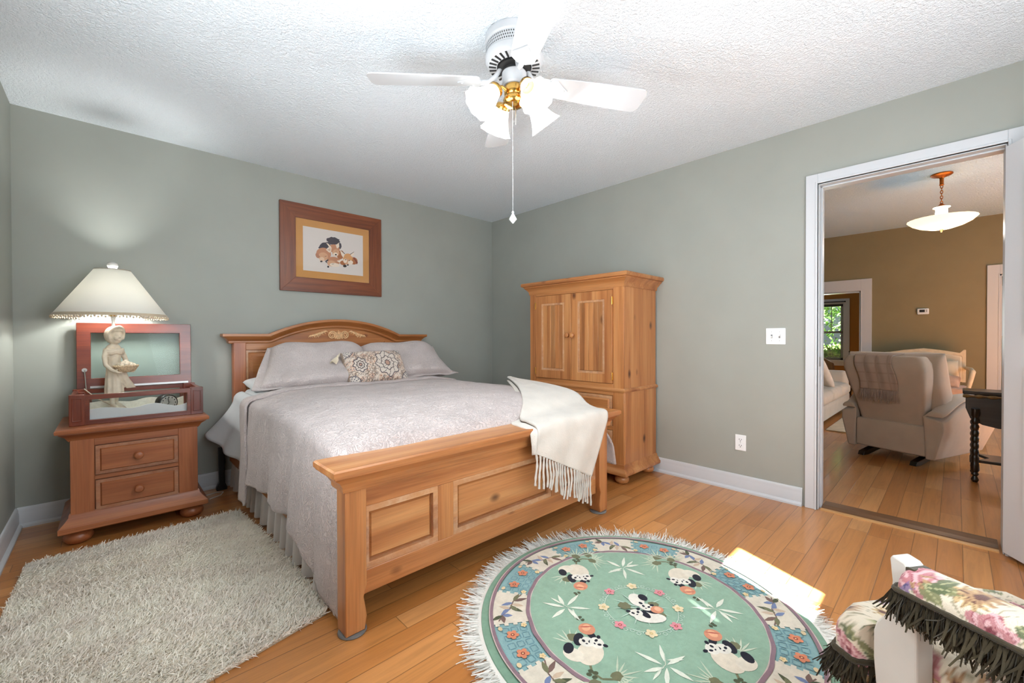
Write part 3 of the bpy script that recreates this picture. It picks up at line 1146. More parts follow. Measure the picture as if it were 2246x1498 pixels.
# plain sleeping pillow showing under the sham
o = tilt(pillow_mesh(0.60, 0.30, 0.10), 1.45, 0.02, 0).build('sleeping_pillow', M['sheet'], fix=True, ang=180)
o.location = (-2.23, -0.24, 0.750)
tag(o, 'white sleeping pillow peeking out under the quilted sham on the lamp side', 'pillow')

# patterned lumbar cushion with tassels
PW, PH = 0.505, 0.285
cush = pillow_mesh(PW, PH, 0.15, 260, 150, pinch=0.05)


def medallion_pattern(v):
    x, z = v[:, 0], v[:, 2]
    n = len(v)
    r1 = np.random.default_rng(3)
    col = np.tile(np.array([0.62, 0.52, 0.44]), (n, 1))

    def put(mask, c, a=1.0):
        col[mask] = col[mask] * (1 - a) + np.array(c[:3]) * a
    # ground: mottled peach and taupe rosettes
    P = r1.uniform([-0.28, -0.16], [0.28, 0.16], (330, 2))
    kind = r1.integers(0, 4, 330)
    for (px, pz), k in zip(P, kind):
        d = np.hypot(x - px, z - pz)
        a = np.arctan2(z - pz, x - px)
        rr = 0.012 + 0.004 * np.cos(5 * a)
        c = [S(196, 152, 130), S(120, 104, 92), S(214, 190, 168), S(150, 128, 112)][k]
        put(np.abs(d - rr) < 0.0026, c, 0.9)
        put(d < 0.0045, [S(90, 80, 80), S(214, 196, 178), S(176, 124, 100), S(86, 84, 96)][k], 0.9)
    # curling vines
    w = np.sin(70 * x + 3 * np.sin(38 * z)) * np.sin(74 * z + 3 * np.sin(36 * x))
    put(np.abs(w) < 0.10, S(108, 92, 82), 0.55)
    # corner quarters
    for sx in (-1, 1):
        for sz in (-1, 1):
            d = np.hypot(x - sx * PW / 2, (z - sz * PH / 2) * 1.2)
            put(d < 0.075, S(206, 196, 186), 0.85)
            a = np.arctan2(z - sz * PH / 2, x - sx * PW / 2)
            put((d < 0.075) & (np.abs(np.sin(9 * a) * np.sin(d * 210)) > 0.62), S(66, 66, 78), 0.9)
            put(np.abs(d - 0.077) < 0.003, S(70, 66, 74), 1)
    # medallions
    for cx_, R in ((0.07, 0.098), (-0.155, 0.052)):
        d = np.hypot((x - cx_) * 1.05, z * 0.92)
        a = np.arctan2(z, x - cx_)
        R2 = R * (1 + 0.10 * np.cos(8 * a))
        put(d < R2, S(204, 192, 180), 0.85)
        put(np.abs(d - R2) < 0.0035, S(78, 70, 76), 1)
        put((d < R2 * 0.95) & (np.abs(np.sin(6 * a + 40 * d)) < 0.22) & (np.abs(np.sin(d * 150)) > 0.25), S(58, 56, 66), 0.9)
        put(np.abs(d - R2 * 0.55) < 0.004, S(82, 70, 70), 0.9)
        put(d < R2 * 0.22, S(168, 130, 112), 0.9)
        put(np.abs(d - R2 * 0.22) < 0.003, S(60, 56, 62), 1)
    put((np.abs(np.abs(x) - PW / 2) < 0.008) | (np.abs(np.abs(z) - PH / 2) < 0.006), S(140, 118, 100), 0.8)
    return col


va = np.array(cush.v)
cush.vc = medallion_pattern(va)
tilt(cush, 0.55, 0.05, -0.02)
cu = cush.build('lumbar_cushion', vcol('medallion_weave', bump=0.5, bscale=260), ang=180)
cu.location = (-1.712, -0.560, 0.858)
tag(cu, 'small patterned medallion cushion with cream corner tassels leaning on the bed pillows', 'cushion')
Rm = Matrix.Rotation(0.05, 4, 'Z') @ Matrix.Rotation(-0.55, 4, 'X') @ Matrix.Rotation(-0.02, 4, 'Y')
for (sx, sz) in ((-1, 1), (-1, -1), (1, -1)):
    c0 = Rm @ Vector((sx * PW / 2, 0, sz * PH / 2))
    tm = MB()
    hang = Vector((-0.045 if sx < 0 else 0.04, -0.02, -0.05)) if sz > 0 else Vector((-0.05 if sx < 0 else 0.055, -0.02, 0.004))
    tm.tube([c0, c0 + hang * 0.35], 0.004, 6)
    tm.ball(c0 + hang * 0.42, 0.010, 10)
    for k in range(26):
        a = 2 * PI * k / 26
        e = c0 + hang * 0.5 + hang.normalized() * 0.058 + Vector((math.cos(a) * 0.022, math.sin(a) * 0.018, math.sin(a * 2) * 0.010))
        tm.tube([c0 + hang * 0.45, (c0 + hang * 0.5 + e) / 2 + Vector((math.cos(a) * 0.008, math.sin(a) * 0.008, 0)), e], [0.004, 0.004, 0.003], 5)
    tm.build('tassel', M['creamfab'], cu)

# throw over the foot of the bed and the footboard crown
LP = [(-0.99, -1.33, 0.775), (-1.26, -1.72, 0.755), (-1.50, -2.00, 0.712), (-1.645, -2.125, 0.655), (-1.685, -2.215, 0.655), (-1.70, -2.30, 0.640), (-1.715, -2.315, 0.58), (-1.725, -2.312, 0.52)]
RP = [(-1.0, -1.36, 0.775), (-1.0, -1.75, 0.755), (-1.02, -2.00, 0.728), (-1.045, -2.125, 0.668), (-1.075, -2.215, 0.655), (-1.085, -2.30, 0.640), (-1.15, -2.315, 0.52), (-1.265, -2.312, 0.302)]


def spl(P, t):
    n = len(P) - 1
    i = min(n - 1, int(t * n))
    f = t * n - i
    a, b, c, d = (Vector(P[max(0, min(n, j))]) for j in (i - 1, i, i + 1, i + 2))
    return 0.5 * ((2 * b) + (c - a) * f + (2 * a - 5 * b + 4 * c - d) * f * f + (3 * b - a - 3 * c + d) * f ** 3)


def throw_fn(u, v):
    a, b = spl(LP, v), spl(RP, v)
    p = a.lerp(b, u)
    hang = smooth((v - 0.74) / 0.2)
    bulge = 0.012 * math.sin(u * PI) + 0.006 * math.sin(u * 14 + v * 5)
    return (p.x, p.y - bulge * hang, p.z + (1 - hang) * (bulge * 0.6 + 0.004))


thr = MB().grid(throw_fn, 46, 90).build('throw_blanket', M['throw'], solid=0.014, ang=180)
tag(thr, 'cream woven throw draped over the bed corner and footboard with long fringe', 'blanket')
fm = MB()
nf = 22
for k in range(nf):
    u = (k + 0.5) / nf
    p = Vector(throw_fn(u, 1.0))
    ln = random.uniform(0.145, 0.175)
    sway = random.uniform(-0.010, 0.010)
    q = [p + Vector((sway * t * t + 0.004 * math.sin(t * 6 + k), -0.001 - 0.004 * math.sin(t * 3), -ln * t)) for t in np.linspace(0, 1, 9)]
    fm.tube(q, [0.0056 + 0.0013 * math.sin(i * 2.5 + k) for i in range(9)], 6)
fm.build('fringe', M['throw'], thr)
fold = MB().grid(lambda u, v: tuple(spl(LP, lerp(0.02, 0.98, v)) + Vector((-0.004 - 0.05 * u * math.sin(PI * v), -0.004 + 0.02 * u, -0.010 - 0.004 * u))), 8, 60).build('folded_under_layer', M['throw'], thr, solid=0.010, ang=180)

# ---------------------------------------------------------------- nightstand (front faces -y)
ns = thing('nightstand', 'two drawer pine nightstand with bun feet in the back corner under the lamp', 'nightstand', (-3.126, -0.07, 0))
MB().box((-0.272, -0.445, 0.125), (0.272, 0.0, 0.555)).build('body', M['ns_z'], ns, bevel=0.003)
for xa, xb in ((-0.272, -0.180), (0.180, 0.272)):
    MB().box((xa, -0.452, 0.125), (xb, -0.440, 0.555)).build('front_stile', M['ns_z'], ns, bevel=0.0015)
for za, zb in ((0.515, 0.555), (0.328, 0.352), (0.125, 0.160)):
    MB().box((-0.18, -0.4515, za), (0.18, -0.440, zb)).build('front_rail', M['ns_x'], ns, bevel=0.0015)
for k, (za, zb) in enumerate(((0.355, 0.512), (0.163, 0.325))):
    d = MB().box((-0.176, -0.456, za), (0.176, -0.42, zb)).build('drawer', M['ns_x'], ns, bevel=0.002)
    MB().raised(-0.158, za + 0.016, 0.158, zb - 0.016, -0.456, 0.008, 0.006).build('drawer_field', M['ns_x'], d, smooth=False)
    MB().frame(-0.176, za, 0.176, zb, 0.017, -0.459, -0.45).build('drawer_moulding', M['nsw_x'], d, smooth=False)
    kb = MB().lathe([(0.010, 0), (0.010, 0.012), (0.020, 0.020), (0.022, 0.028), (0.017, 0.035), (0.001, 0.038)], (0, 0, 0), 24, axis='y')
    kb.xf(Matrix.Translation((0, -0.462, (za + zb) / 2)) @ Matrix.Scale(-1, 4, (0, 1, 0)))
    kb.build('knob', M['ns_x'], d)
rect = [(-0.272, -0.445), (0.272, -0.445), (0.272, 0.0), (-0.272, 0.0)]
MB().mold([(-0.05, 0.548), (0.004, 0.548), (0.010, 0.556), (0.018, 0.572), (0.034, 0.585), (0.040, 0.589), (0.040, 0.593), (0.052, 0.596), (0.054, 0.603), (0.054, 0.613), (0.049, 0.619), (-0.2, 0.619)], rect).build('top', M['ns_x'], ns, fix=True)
MB().mold([(-0.05, 0.168), (0.004, 0.168), (0.008, 0.158), (0.008, 0.148), (0.024, 0.125), (0.040, 0.108), (0.046, 0.102), (0.046, 0.078), (0.040, 0.072), (-0.2, 0.072)], rect).build('plinth', M['ns_x'], ns, fix=True)
bun = [(0.03, 0), (0.046, 0.006), (0.058, 0.022), (0.060, 0.036), (0.054, 0.052), (0.042, 0.062), (0.034, 0.066), (0.034, 0.074)]
for (x, y) in ((-0.245, -0.415), (0.245, -0.415), (-0.245, -0.05), (0.245, -0.05)):
    MB().lathe(bun, (x, y, 0), 32).build('bun_foot', M['ns_x'], ns)

# ---------------------------------------------------------------- glass-lidded display case on the nightstand
dc = thing('display_case', 'open cherry display case with glass lid raised, standing on the nightstand', 'display case', (-3.11, -0.055, 0.619))
hx, dy, hz = 0.29, 0.40, 0.168
for sy in (0, 1):
    y0, y1 = (-dy, -dy + 0.022) if sy == 0 else (-0.022, 0.0)
    MB().frame(-hx + 0.05, 0.0, hx - 0.05, hz - 0.004, 0.026, y0, y1).build('front_frame' if sy == 0 else 'back_frame', M['cherry_x'], dc, bevel=0.002)
    yy = (y0 + y1) / 2
    MB().box((-hx + 0.07, yy - 0.0015, 0.02), (hx - 0.07, yy + 0.0015, hz - 0.024)).build('glass_pane', M['glass'], dc, smooth=False)
for sx in (-1, 1):
    x0, x1 = sorted((sx * hx, sx * (hx - 0.02)))
    MB().box((x0, -dy + 0.04, 0), (x1, -0.04, hz - 0.004)).build('side_panel', M['cherry_y'], dc, bevel=0.002)
    for (ya, yb) in ((-dy - 0.004, -dy + 0.05), (-0.05, 0.002)):
        xa, xb = sorted((sx * (hx + 0.004), sx * (hx - 0.058)))
        p = MB().box((xa, ya, 0), (xb, yb, hz)).frame(xa + 0.01, 0.022, xb - 0.01, hz - 0.018, 0.006, ya - 0.002, ya + 0.002).build('corner_post', M['cherry_z'], dc, bevel=0.002)
MB().box((-hx + 0.01, -dy + 0.01, 0.0), (hx - 0.01, -0.01, 0.012)).build('floor_board', M['cherry_x'], dc)
# scalloped cream liner just behind the front glass
sc_ = [(-hx + 0.055, 0.012)] + [(hx - 0.055, 0.012)]
for i in range(61):
    x = lerp(hx - 0.055, -hx + 0.055, i / 60)
    t = x / (hx - 0.055)
    sc_.append((x, 0.070 + 0.006 * math.sin(x * 26 + 0.6) + 0.016 * max(0, abs(math.sin(x * 16 + 0.4)) - 0.25) - 0.004 * t))
MB().prism(sc_, -dy + 0.032, -dy + 0.038, 'xz').build('scalloped_liner', plain('white_liner', S(226, 222, 222), 0.7), dc, smooth=False)
MB().prism([(p[0], p[1] + 0.004) for p in sc_], -0.040, -0.034, 'xz').build('back_liner', plain('cream_back_liner', S(232, 228, 214), 0.7, noise=0.1, nscale=90), dc, smooth=False)
lin = MB().box((-hx + 0.03, -dy + 0.04, 0.012), (hx - 0.03, -0.03, 0.017))
lin.build('floral_lining', plain('cream_lining', S(236, 230, 214), 0.8, noise=0.15, nscale=70), dc, smooth=False)
lid = MB().frame(-hx + 0.012, 0, hx - 0.012, 0.405, 0.062, -0.026, 0.0).build('lid', M['cherry_x'], dc, bevel=0.002)
lid.location = (0, 0.004, hz - 0.002)
lid.rotation_euler = (math.radians(-2.5), 0, 0)
MB().box((-hx + 0.068, -0.015, 0.056), (hx - 0.068, -0.011, 0.349)).build('lid_glass', glass_mat('lid_glass_sheet', (0.95, 1.0, 0.995, 1), 0.998, 0.02, 0.06), lid, smooth=False)
MB().box((-0.22, -0.030, 0.002), (0.26, -0.026, 0.014)).build('piano_hinge', M['steel'], lid, smooth=False)
MB().tube([(-hx + 0.046, -0.032, 0.115), (-hx + 0.050, -0.05, 0.06), (-hx + 0.054, -0.07, 0.0)], 0.003, 8).lathe([(0.012, 0), (0.012, 0.006), (0.001, 0.008)], (-hx + 0.046, -0.034, 0.115), 16, axis='y').build('lid_stay', M['steel'], lid)

# round black clock lying in the case
ck = thing('table_clock', 'small round black clock with white dial standing inside the display case', 'clock', (-2.985, -0.315, 0.637))
cm = MB().lathe([(0.0385, -0.022), (0.0405, -0.021), (0.043, -0.016), (0.043, 0.018), (0.040, 0.022), (0.036, 0.020)], (0, 0, 0.043), 40, axis='y')
for p in (cm,):
    p.build('case', M['black'], ck, fix=True)
dial = MB().lathe([(0.036, 0.0), (0.001, 0.0)], (0, -0.0225, 0.043), 40, axis='y').build('dial', plain('dial_white', S(228, 224, 216), 0.5), ck, fix=True)
hm = MB()
for k in range(12):
    a = k * PI / 6
    x, z = 0.029 * math.sin(a), 0.043 + 0.029 * math.cos(a)
    hm.box((x - 0.0018, -0.0240, z - 0.003), (x + 0.0018, -0.0228, z + 0.003))
hm.build('hour_numerals', M['dark'], ck, smooth=False)
hd = MB().tube([(0, -0.0245, 0.043), (-0.004, -0.0245, 0.070)], 0.0012, 6).tube([(0, -0.0255, 0.043), (-0.016, -0.0255, 0.031)], 0.0014, 6).build('hands', M['dark'], ck)
ck.rotation_euler = (0, 0, 0.35)
ck.scale = (1.22, 1.22, 1.22)
# small trinkets in the case: a bead string and an oval doily plate
bm_ = MB()
for k in range(46):
    a = 2 * PI * k / 46
    bm_.ball((0.075 * math.cos(a) * (1 + 0.1 * math.sin(3 * a)), 0.05 * math.sin(a), 0.004), 0.0042, 8)
o = bm_.build('bead_necklace', plain('green_glass_beads', S(156, 170, 120), 0.25))
o.location = (-3.05, -0.27, 0.637)
tag(o, 'pale green bead string lying on the cream lining in the display case', 'necklace')

# ---------------------------------------------------------------- figurine table lamp standing in the case
lamp = thing('table_lamp', 'lit figurine lamp of a girl carrying a basket under a wide cream shade', 'lamp', (-3.222, -0.215, 0.637), math.radians(37))


def ring(cx, cy, z, rx, ry, n=28, wob=0.0, k=0, ph=0.0):
    return [(cx + rx * math.cos(2 * PI * i / n) * (1 + wob * math.cos(k * 2 * PI * i / n + ph)), cy + ry * math.sin(2 * PI * i / n) * (1 + wob * math.cos(k * 2 * PI * i / n + ph)), z) for i in range(n)]


g = MB()
# rocky base
g.loft([ring(0, -0.01, 0.0, 0.070, 0.075, wob=0.06, k=5), ring(0, -0.01, 0.022, 0.068, 0.072, wob=0.08, k=5), ring(0, -0.008, 0.042, 0.050, 0.052, wob=0.08, k=4), ring(0, 0.0, 0.050, 0.03, 0.03)])
# legs and bare feet
for sx, yo in ((-1, -0.012), (1, 0.012)):
    g.tube([(sx * 0.020, yo, 0.20), (sx * 0.021, yo, 0.13), (sx * 0.021, yo + 0.004, 0.085), (sx * 0.021, yo + 0.004, 0.052)], [0.020, 0.018, 0.015, 0.012], 12)
    g.tube([(sx * 0.021, yo + 0.010, 0.052), (sx * 0.023, yo - 0.010, 0.052), (sx * 0.026, yo - 0.034, 0.047), (sx * 0.027, yo - 0.046, 0.046)], [0.011, 0.013, 0.012, 0.007], 12)
# dress with folds
n = 40
dr = []
for z, rx, ry, w, cy in ((0.105, 0.054, 0.048, 0.10, 0.002), (0.15, 0.053, 0.047, 0.09, 0.002), (0.22, 0.050, 0.044, 0.07, 0.0), (0.28, 0.043, 0.037, 0.05, 0.002), (0.315, 0.040, 0.033, 0.03, 0.004), (0.345, 0.043, 0.035, 0.02, 0.004), (0.375, 0.049, 0.036, 0.02, 0.004), (0.398, 0.050, 0.033, 0.01, 0.006), (0.414, 0.036, 0.026, 0, 0.006), (0.424, 0.020, 0.018, 0, 0.004)):
    dr.append(ring(0, cy, z, rx, ry, n, w, 9, z * 5))
g.loft(dr)
# gathered apron lifted by the basket, its tail flying to one side
ap = []
for t in np.linspace(0, 1, 9):
    z = lerp(0.315, 0.150, t)
    cx = lerp(0.0, 0.055, t ** 1.3)
    cy = lerp(-0.012, -0.040, min(1, t * 2.5))
    cx += 0.030 * max(0.0, t - 0.6) / 0.4
    ap.append(ring(cx, cy, z, lerp(0.022, 0.034, min(1, t * 3)), lerp(0.010, 0.012, t) + 0.016 * math.sin(PI * t), 24, 0.08, 7, t * 2))
g.loft(ap)
# off-shoulder ruffle
for zz, rr in ((0.392, 0.056), (0.380, 0.058), (0.370, 0.055)):
    pts = [(rr * math.cos(a), 0.72 * rr * math.sin(a) + 0.003, zz - 0.006 * math.cos(a) ** 2 + 0.003 * math.sin(6 * a)) for a in np.linspace(0, 2 * PI, 33)[:-1]]
    g.tube(pts, 0.0075, 8, closed=True)
# neck, head, nose, ears, bonnet
g.tube([(0, 0.006, 0.41), (0, -0.002, 0.445)], [0.017, 0.016], 14)
hc = Vector((0.0, -0.012, 0.470))
g.ball(hc, 0.040, 24, (0.90, 1.0, 1.10))
g.ball(hc + Vector((0, -0.006, -0.022)), 0.029, 18, (0.95, 1.0, 0.9))     # jaw and cheeks
g.tube([hc + Vector((0, -0.036, 0.006)), hc + Vector((0, -0.047, -0.008))], [0.004, 0.006], 8)   # nose
for sx in (-1, 1):
    g.ball(hc + Vector((sx * 0.018, -0.030, -0.012)), 0.012, 12)
    g.ball(hc + Vector((sx * 0.036, 0.002, -0.006)), 0.009, 10, (0.5, 0.8, 1.2))
    g.tube([hc + Vector((sx * 0.007, -0.038, 0.010)), hc + Vector((sx * 0.022, -0.033, 0.010))], [0.003, 0.003], 6)  # brow
g.tube([hc + Vector((-0.009, -0.038, -0.024)), hc + Vector((0, -0.041, -0.025)), hc + Vector((0.009, -0.038, -0.024))], [0.002, 0.004, 0.002], 6)  # lips
bo = MB().ball((0, 0, 0), 0.055, 28, (0.98, 1.02, 1.0))
bo.v = [(x, y, z) for x, y, z in bo.v]
for i, (x, y, z) in enumerate(bo.v):
    # open the bonnet at the face: push the front lower part back
    if y < -0.018 and z < 0.020:
        bo.v[i] = (x * 1.02, -0.018 + (y + 0.018) * 0.05, z)
g.add([(hc.x + x, hc.y + 0.012 + y, hc.z + 0.008 + z) for x, y, z in bo.v], bo.f)
g.tube([hc + Vector((0.050 * math.cos(a), -0.010 - 0.020 * max(0, math.sin(a)), 0.010 + 0.048 * math.sin(a))) for a in np.linspace(-0.6, PI + 0.6, 26)], 0.0085, 8)
# arms reaching forward round the basket, with fingers
for sx in (-1, 1):
    g.tube([(sx * 0.050, 0.004, 0.385), (sx * 0.066, -0.004, 0.345), (sx * 0.072, -0.022, 0.300), (sx * 0.066, -0.058, 0.272), (sx * 0.058, -0.078, 0.262)], [0.017, 0.016, 0.014, 0.011, 0.010], 12)
    g.ball((sx * 0.055, -0.086, 0.260), 0.012, 12, (0.8, 1.2, 0.7))
    for k in range(4):
        fx = sx * (0.060 - 0.007 * k)
        g.tube([(fx, -0.092, 0.258), (fx - sx * 0.004, -0.104 - 0.003 * (k % 2), 0.252), (fx - sx * 0.010, -0.110, 0.258)], [0.0042, 0.0040, 0.003], 7)
    g.tube([(sx * 0.052, -0.080, 0.268), (sx * 0.043, -0.092, 0.276)], [0.0048, 0.0036], 7)
g.xf(Matrix.Diagonal((0.83, 0.83, 1.0, 1)))
remeshed(g, 'figurine', M['ivory'], lamp, 0.0032, 3)
# basket heaped with fruit
bk = MB()
bk.lathe([(0.030, 0.0), (0.046, 0.006), (0.060, 0.028), (0.063, 0.036), (0.056, 0.034), (0.030, 0.022), (0.001, 0.02)], (0, 0, 0), 40, wob=lambda a, t: 1 + 0.025 * math.sin(24 * a))
bk.tube([(0.062 * math.cos(a), 0.062 * math.sin(a), 0.036 + 0.002 * math.sin(20 * a)) for a in np.linspace(0, 2 * PI, 61)[:-1]], 0.005, 8, closed=True)
bk.xf(Matrix.Translation((0.014, -0.068, 0.252)) @ Matrix.Diagonal((0.98, 0.72, 1.05, 1)))
bsk = bk.build('basket', plain('ivory_wicker', S(196, 172, 140), 0.7, noise=0.3, nscale=120, bump=0.5), lamp)
fm = MB()
for k in range(15):
    a, r = k * 2.4, 0.011 * math.sqrt(k)
    fm.ball((0.014 + r * math.cos(a), -0.066 + r * math.sin(a) * 0.7, 0.290 + 0.026 * (1 - r / 0.045)), random.uniform(0.011, 0.015), 12)
fm.build('fruit_heap', M['ivory'], bsk)
# stem, socket, shade, harp finial
MB().lathe([(0.012, 0.50), (0.009, 0.525), (0.007, 0.55), (0.010, 0.575), (0.013, 0.59)], (0, 0.004, 0), 20).build('stem', plain('white_china_stem', S(232, 230, 224), 0.3), lamp)
MB().lathe([(0.014, 0.59), (0.019, 0.60), (0.019, 0.64), (0.015, 0.648)], (0, 0.004, 0), 20).build('socket', M['brass'], lamp)
z0, z1, r0, r1 = 0.590, 0.870, 0.258, 0.082
shd = MB().lathe_open([(r0, z0), (lerp(r0, r1, 0.5), lerp(z0, z1, 0.5)), (r1, z1)], (0, 0.004, 0), 72).build('shade', M['lampshade'], lamp, solid=0.002, ang=60)
trm = MB().lathe_open([(r0 + 0.0025, z0 - 0.002), (r0 - 0.006, z0 + 0.015)], (0, 0.004, 0), 72)
for k in range(110):
    a = 2 * PI * k / 110
    trm.ball(((r0 + 0.001) * math.cos(a), 0.004 + (r0 + 0.001) * math.sin(a), z0 - 0.006 - 0.004 * (k % 2)), 0.0052, 6, (1, 1, 1.3))
trm.build('gimp_trim', fabric('beige_gimp', S(196, 178, 152), weave=150, bump=0.8), shd, ang=60)
MB().lathe_open([(r1 + 0.002, z1 - 0.006), (r1 + 0.002, z1 + 0.003), (r1 - 0.002, z1 + 0.003)], (0, 0.004, 0), 48).build('top_trim', fabric('beige_gimp_top', S(160, 148, 130)), shd)
hp = MB()
for sx in (-1, 1):
    hp.tube([(sx * 0.018, 0.004, 0.60), (sx * 0.055, 0.004, 0.66), (sx * 0.058, 0.004, 0.75), (sx * 0.02, 0.004, 0.868), (0, 0.004, 0.872)], 0.0025, 6)
for k in range(3):
    a = k * 2 * PI / 3
    hp.tube([(0, 0.004, 0.871), (r1 * math.cos(a), 0.004 + r1 * math.sin(a), z1)], 0.002, 6)
hp.build('harp', M['brass'], lamp)
MB().lathe([(0.006, 0.872), (0.008, 0.880), (0.020, 0.884), (0.026, 0.895), (0.024, 0.910), (0.013, 0.919), (0.001, 0.921)], (0, 0.004, 0), 24).build('finial', plain('pearl_finial', S(214, 212, 206), 0.25), lamp)
MB().ball((0, 0.004, 0.69), 0.030, 16, (1, 1, 1.25)).build('bulb', shade_mat('lit_bulb', S(255, 250, 240), 6.0, (1, 0.95, 0.85, 1)), lamp)
light('POINT', 'table_lamp_light', (-3.222, -0.212, 0.637 + 0.735), 17.0, (0.95, 0.985, 0.97), 0.035)
light('POINT', 'table_lamp_lower_light', (-3.222, -0.212, 0.637 + 0.63), 9.0, (0.97, 0.985, 0.96), 0.03)
MB().tube([(0.02, 0.06, 0.05), (-0.03, 0.10, 0.10), (-0.06, 0.14, 0.155)], 0.0028, 8).build('cord', plain('clear_cord', S(206, 196, 176), 0.4), lamp)

# dark turned post and loose wire by the headboard
o = MB().prism([(-0.034, 0), (0.030, 0), (0.030, 0.02), (0.018, 0.05), (0.016, 0.17), (0.021, 0.20), (0.016, 0.235), (0.020, 0.305), (-0.020, 0.305), (-0.018, 0.06), (-0.034, 0.02)], -0.02, 0.02, 'xz').build('bed_frame_leg', M['black'], bevel=0.004)
o.location = (-2.662, -0.085, 0)
tag(o, 'short black bed frame leg standing by the wall beside the headboard', 'leg')
o = MB().tube([(-2.84, -0.20, 0.004), (-2.76, -0.16, 0.004), (-2.70, -0.14, 0.004), (-2.665, -0.16, 0.004), (-2.69, -0.22, 0.004), (-2.76, -0.26, 0.004)], 0.0025, 8).build('loose_wire', plain('white_wire', S(226, 224, 220), 0.4))
tag(o, 'thin white wire lying on the floor beside the nightstand', 'wire')

# ---------------------------------------------------------------- armoire (local front -y, turned to face the bed)
am = thing('armoire', 'tall knotty pine armoire with two upper doors and lower drawers in the corner', 'armoire', (-0.022, -1.578, 0), -PI / 2)
AW, AD = 0.478, 0.478      # half width, depth (back at local y=0)
up_ = MB().box((-AW, -AD + 0.012, 0.705), (AW, 0, 1.50)).build('upper_case', M['pinek_z'], am, bevel=0.003)
lo_ = MB().box((-AW - 0.004, -AD + 0.010, 0.115), (AW + 0.004, 0, 0.685)).build('lower_case', M['pinek_z'], am, bevel=0.003)
for xa, xb in ((-AW, -AW + 0.075), (AW - 0.092, AW)):
    MB().box((xa, -AD, 0.705), (xb, -AD + 0.014, 1.475)).build('front_stile', M['pine_z'], am, bevel=0.002)
    MB().box((xa, -AD - 0.002, 0.115), (xb, -AD + 0.012, 0.685)).build('front_stile', M['pine_z'], am, bevel=0.002)
for za, zb in ((1.455, 1.50), (0.705, 0.742), (0.655, 0.685), (0.395, 0.425), (0.115, 0.155)):
    MB().box((-AW + 0.075, -AD - 0.001, za), (AW - 0.092, -AD + 0.012, zb)).build('front_rail', M['pine_x'], am, bevel=0.002)
dx0, dx1 = -AW + 0.078, AW - 0.095
dm = (dx0 + dx1) / 2
for k, (xa, xb) in enumerate(((dx0, dm - 0.002), (dm + 0.002, dx1))):
    d = MB()
    d.frame(xa, 0.745, xb, 1.452, 0.068, -AD - 0.010, -AD + 0.008)
    dr = d.build('door', M['pinek_z'], am, bevel=0.002)
    pm = MB()
    x0, x1 = xa + 0.068, xb - 0.068
    pm.box((x0 - 0.01, -AD - 0.000, 0.80), (x1 + 0.01, -AD + 0.004, 1.40))
    for i in range(5):
        pa, pb = lerp(x0 + 0.016, x1 - 0.016, i / 5), lerp(x0 + 0.016, x1 - 0.016, (i + 1) / 5)
        s_ = MB().box((pa + 0.0008, -AD - 0.005, 0.832), (pb - 0.0008, -AD + 0.002, 1.368))
        s_.build('panel_board', M['board_z'], dr, bevel=0.002) if i else pm.add(s_.v, s_.f)
    pm.build('door_panel', M['board_z'], dr, smooth=False)
    MB().frame(x0, 0.812, x1, 1.386, 0.018, -AD - 0.008, -AD + 0.004).build('panel_moulding', M['pinew_z'], dr, smooth=False)
    kx = xb - 0.026 if k == 0 else xa + 0.026
    kb = MB().lathe([(0.009, 0), (0.009, 0.012), (0.019, 0.020), (0.021, 0.028), (0.016, 0.035), (0.001, 0.038)], (0, 0, 0), 24, axis='y')
    kb.xf(Matrix.Translation((kx, -AD - 0.010, 1.112)) @ Matrix.Scale(-1, 4, (0, 1, 0)))
    kb.build('knob', M['pine_z'], dr)
    hxx = xa - 0.002 if k == 0 else xb + 0.002
    for zz in (0.80, 1.37):
        MB().box((hxx - 0.005, -AD - 0.013, zz - 0.028), (hxx + 0.005, -AD - 0.002, zz + 0.028)).tube([(hxx, -AD - 0.014, zz - 0.030), (hxx, -AD - 0.014, zz + 0.030)], 0.004, 8).build('hinge', M['brass'], dr)
for za, zb in ((0.428, 0.652), (0.158, 0.392)):
    d = MB().box((dx0, -AD - 0.008, za), (dx1, -AD + 0.01, zb)).build('drawer', M['pinek_x'], am, bevel=0.002)
    MB().raised(dx0 + 0.020, za + 0.020, dx1 - 0.020, zb - 0.020, -AD - 0.008, 0.010, 0.012).build('drawer_field', M['pinek_x'], d, smooth=False)
    MB().frame(dx0, za, dx1, zb, 0.022, -AD - 0.012, -AD - 0.004).build('drawer_moulding', M['pinew_x'], d, smooth=False)
    for kx in (lerp(dx0, dx1, 0.2), lerp(dx0, dx1, 0.8)):
        kb = MB().lathe([(0.009, 0), (0.009, 0.012), (0.019, 0.020), (0.021, 0.028), (0.016, 0.035), (0.001, 0.038)], (0, 0, 0), 24, axis='y')
        kb.xf(Matrix.Translation((kx, -AD - 0.017, (za + zb) / 2)) @ Matrix.Scale(-1, 4, (0, 1, 0)))
        kb.build('knob', M['pine_z'], d)
rect = [(-AW, -AD), (AW, -AD), (AW, 0.0), (-AW, 0.0)]
MB().mold([(-0.1, 1.47), (0.004, 1.47), (0.007, 1.480), (0.007, 1.492), (0.020, 1.512), (0.036, 1.528), (0.042, 1.533), (0.042, 1.540), (0.056, 1.544), (0.060, 1.552), (0.060, 1.566), (0.054, 1.574), (-0.3, 1.574)], [(-AW, -AD), (AW, -AD), (AW, 0.004), (-AW, 0.004)]).build('crown_moulding', M['pinek_x'], am, fix=True)
MB().mold([(-0.1, 0.682), (0.006, 0.682), (0.012, 0.688), (0.014, 0.697), (0.010, 0.705), (0.003, 0.712), (-0.1, 0.712)], rect).build('waist_moulding', M['pine_x'], am, fix=True)
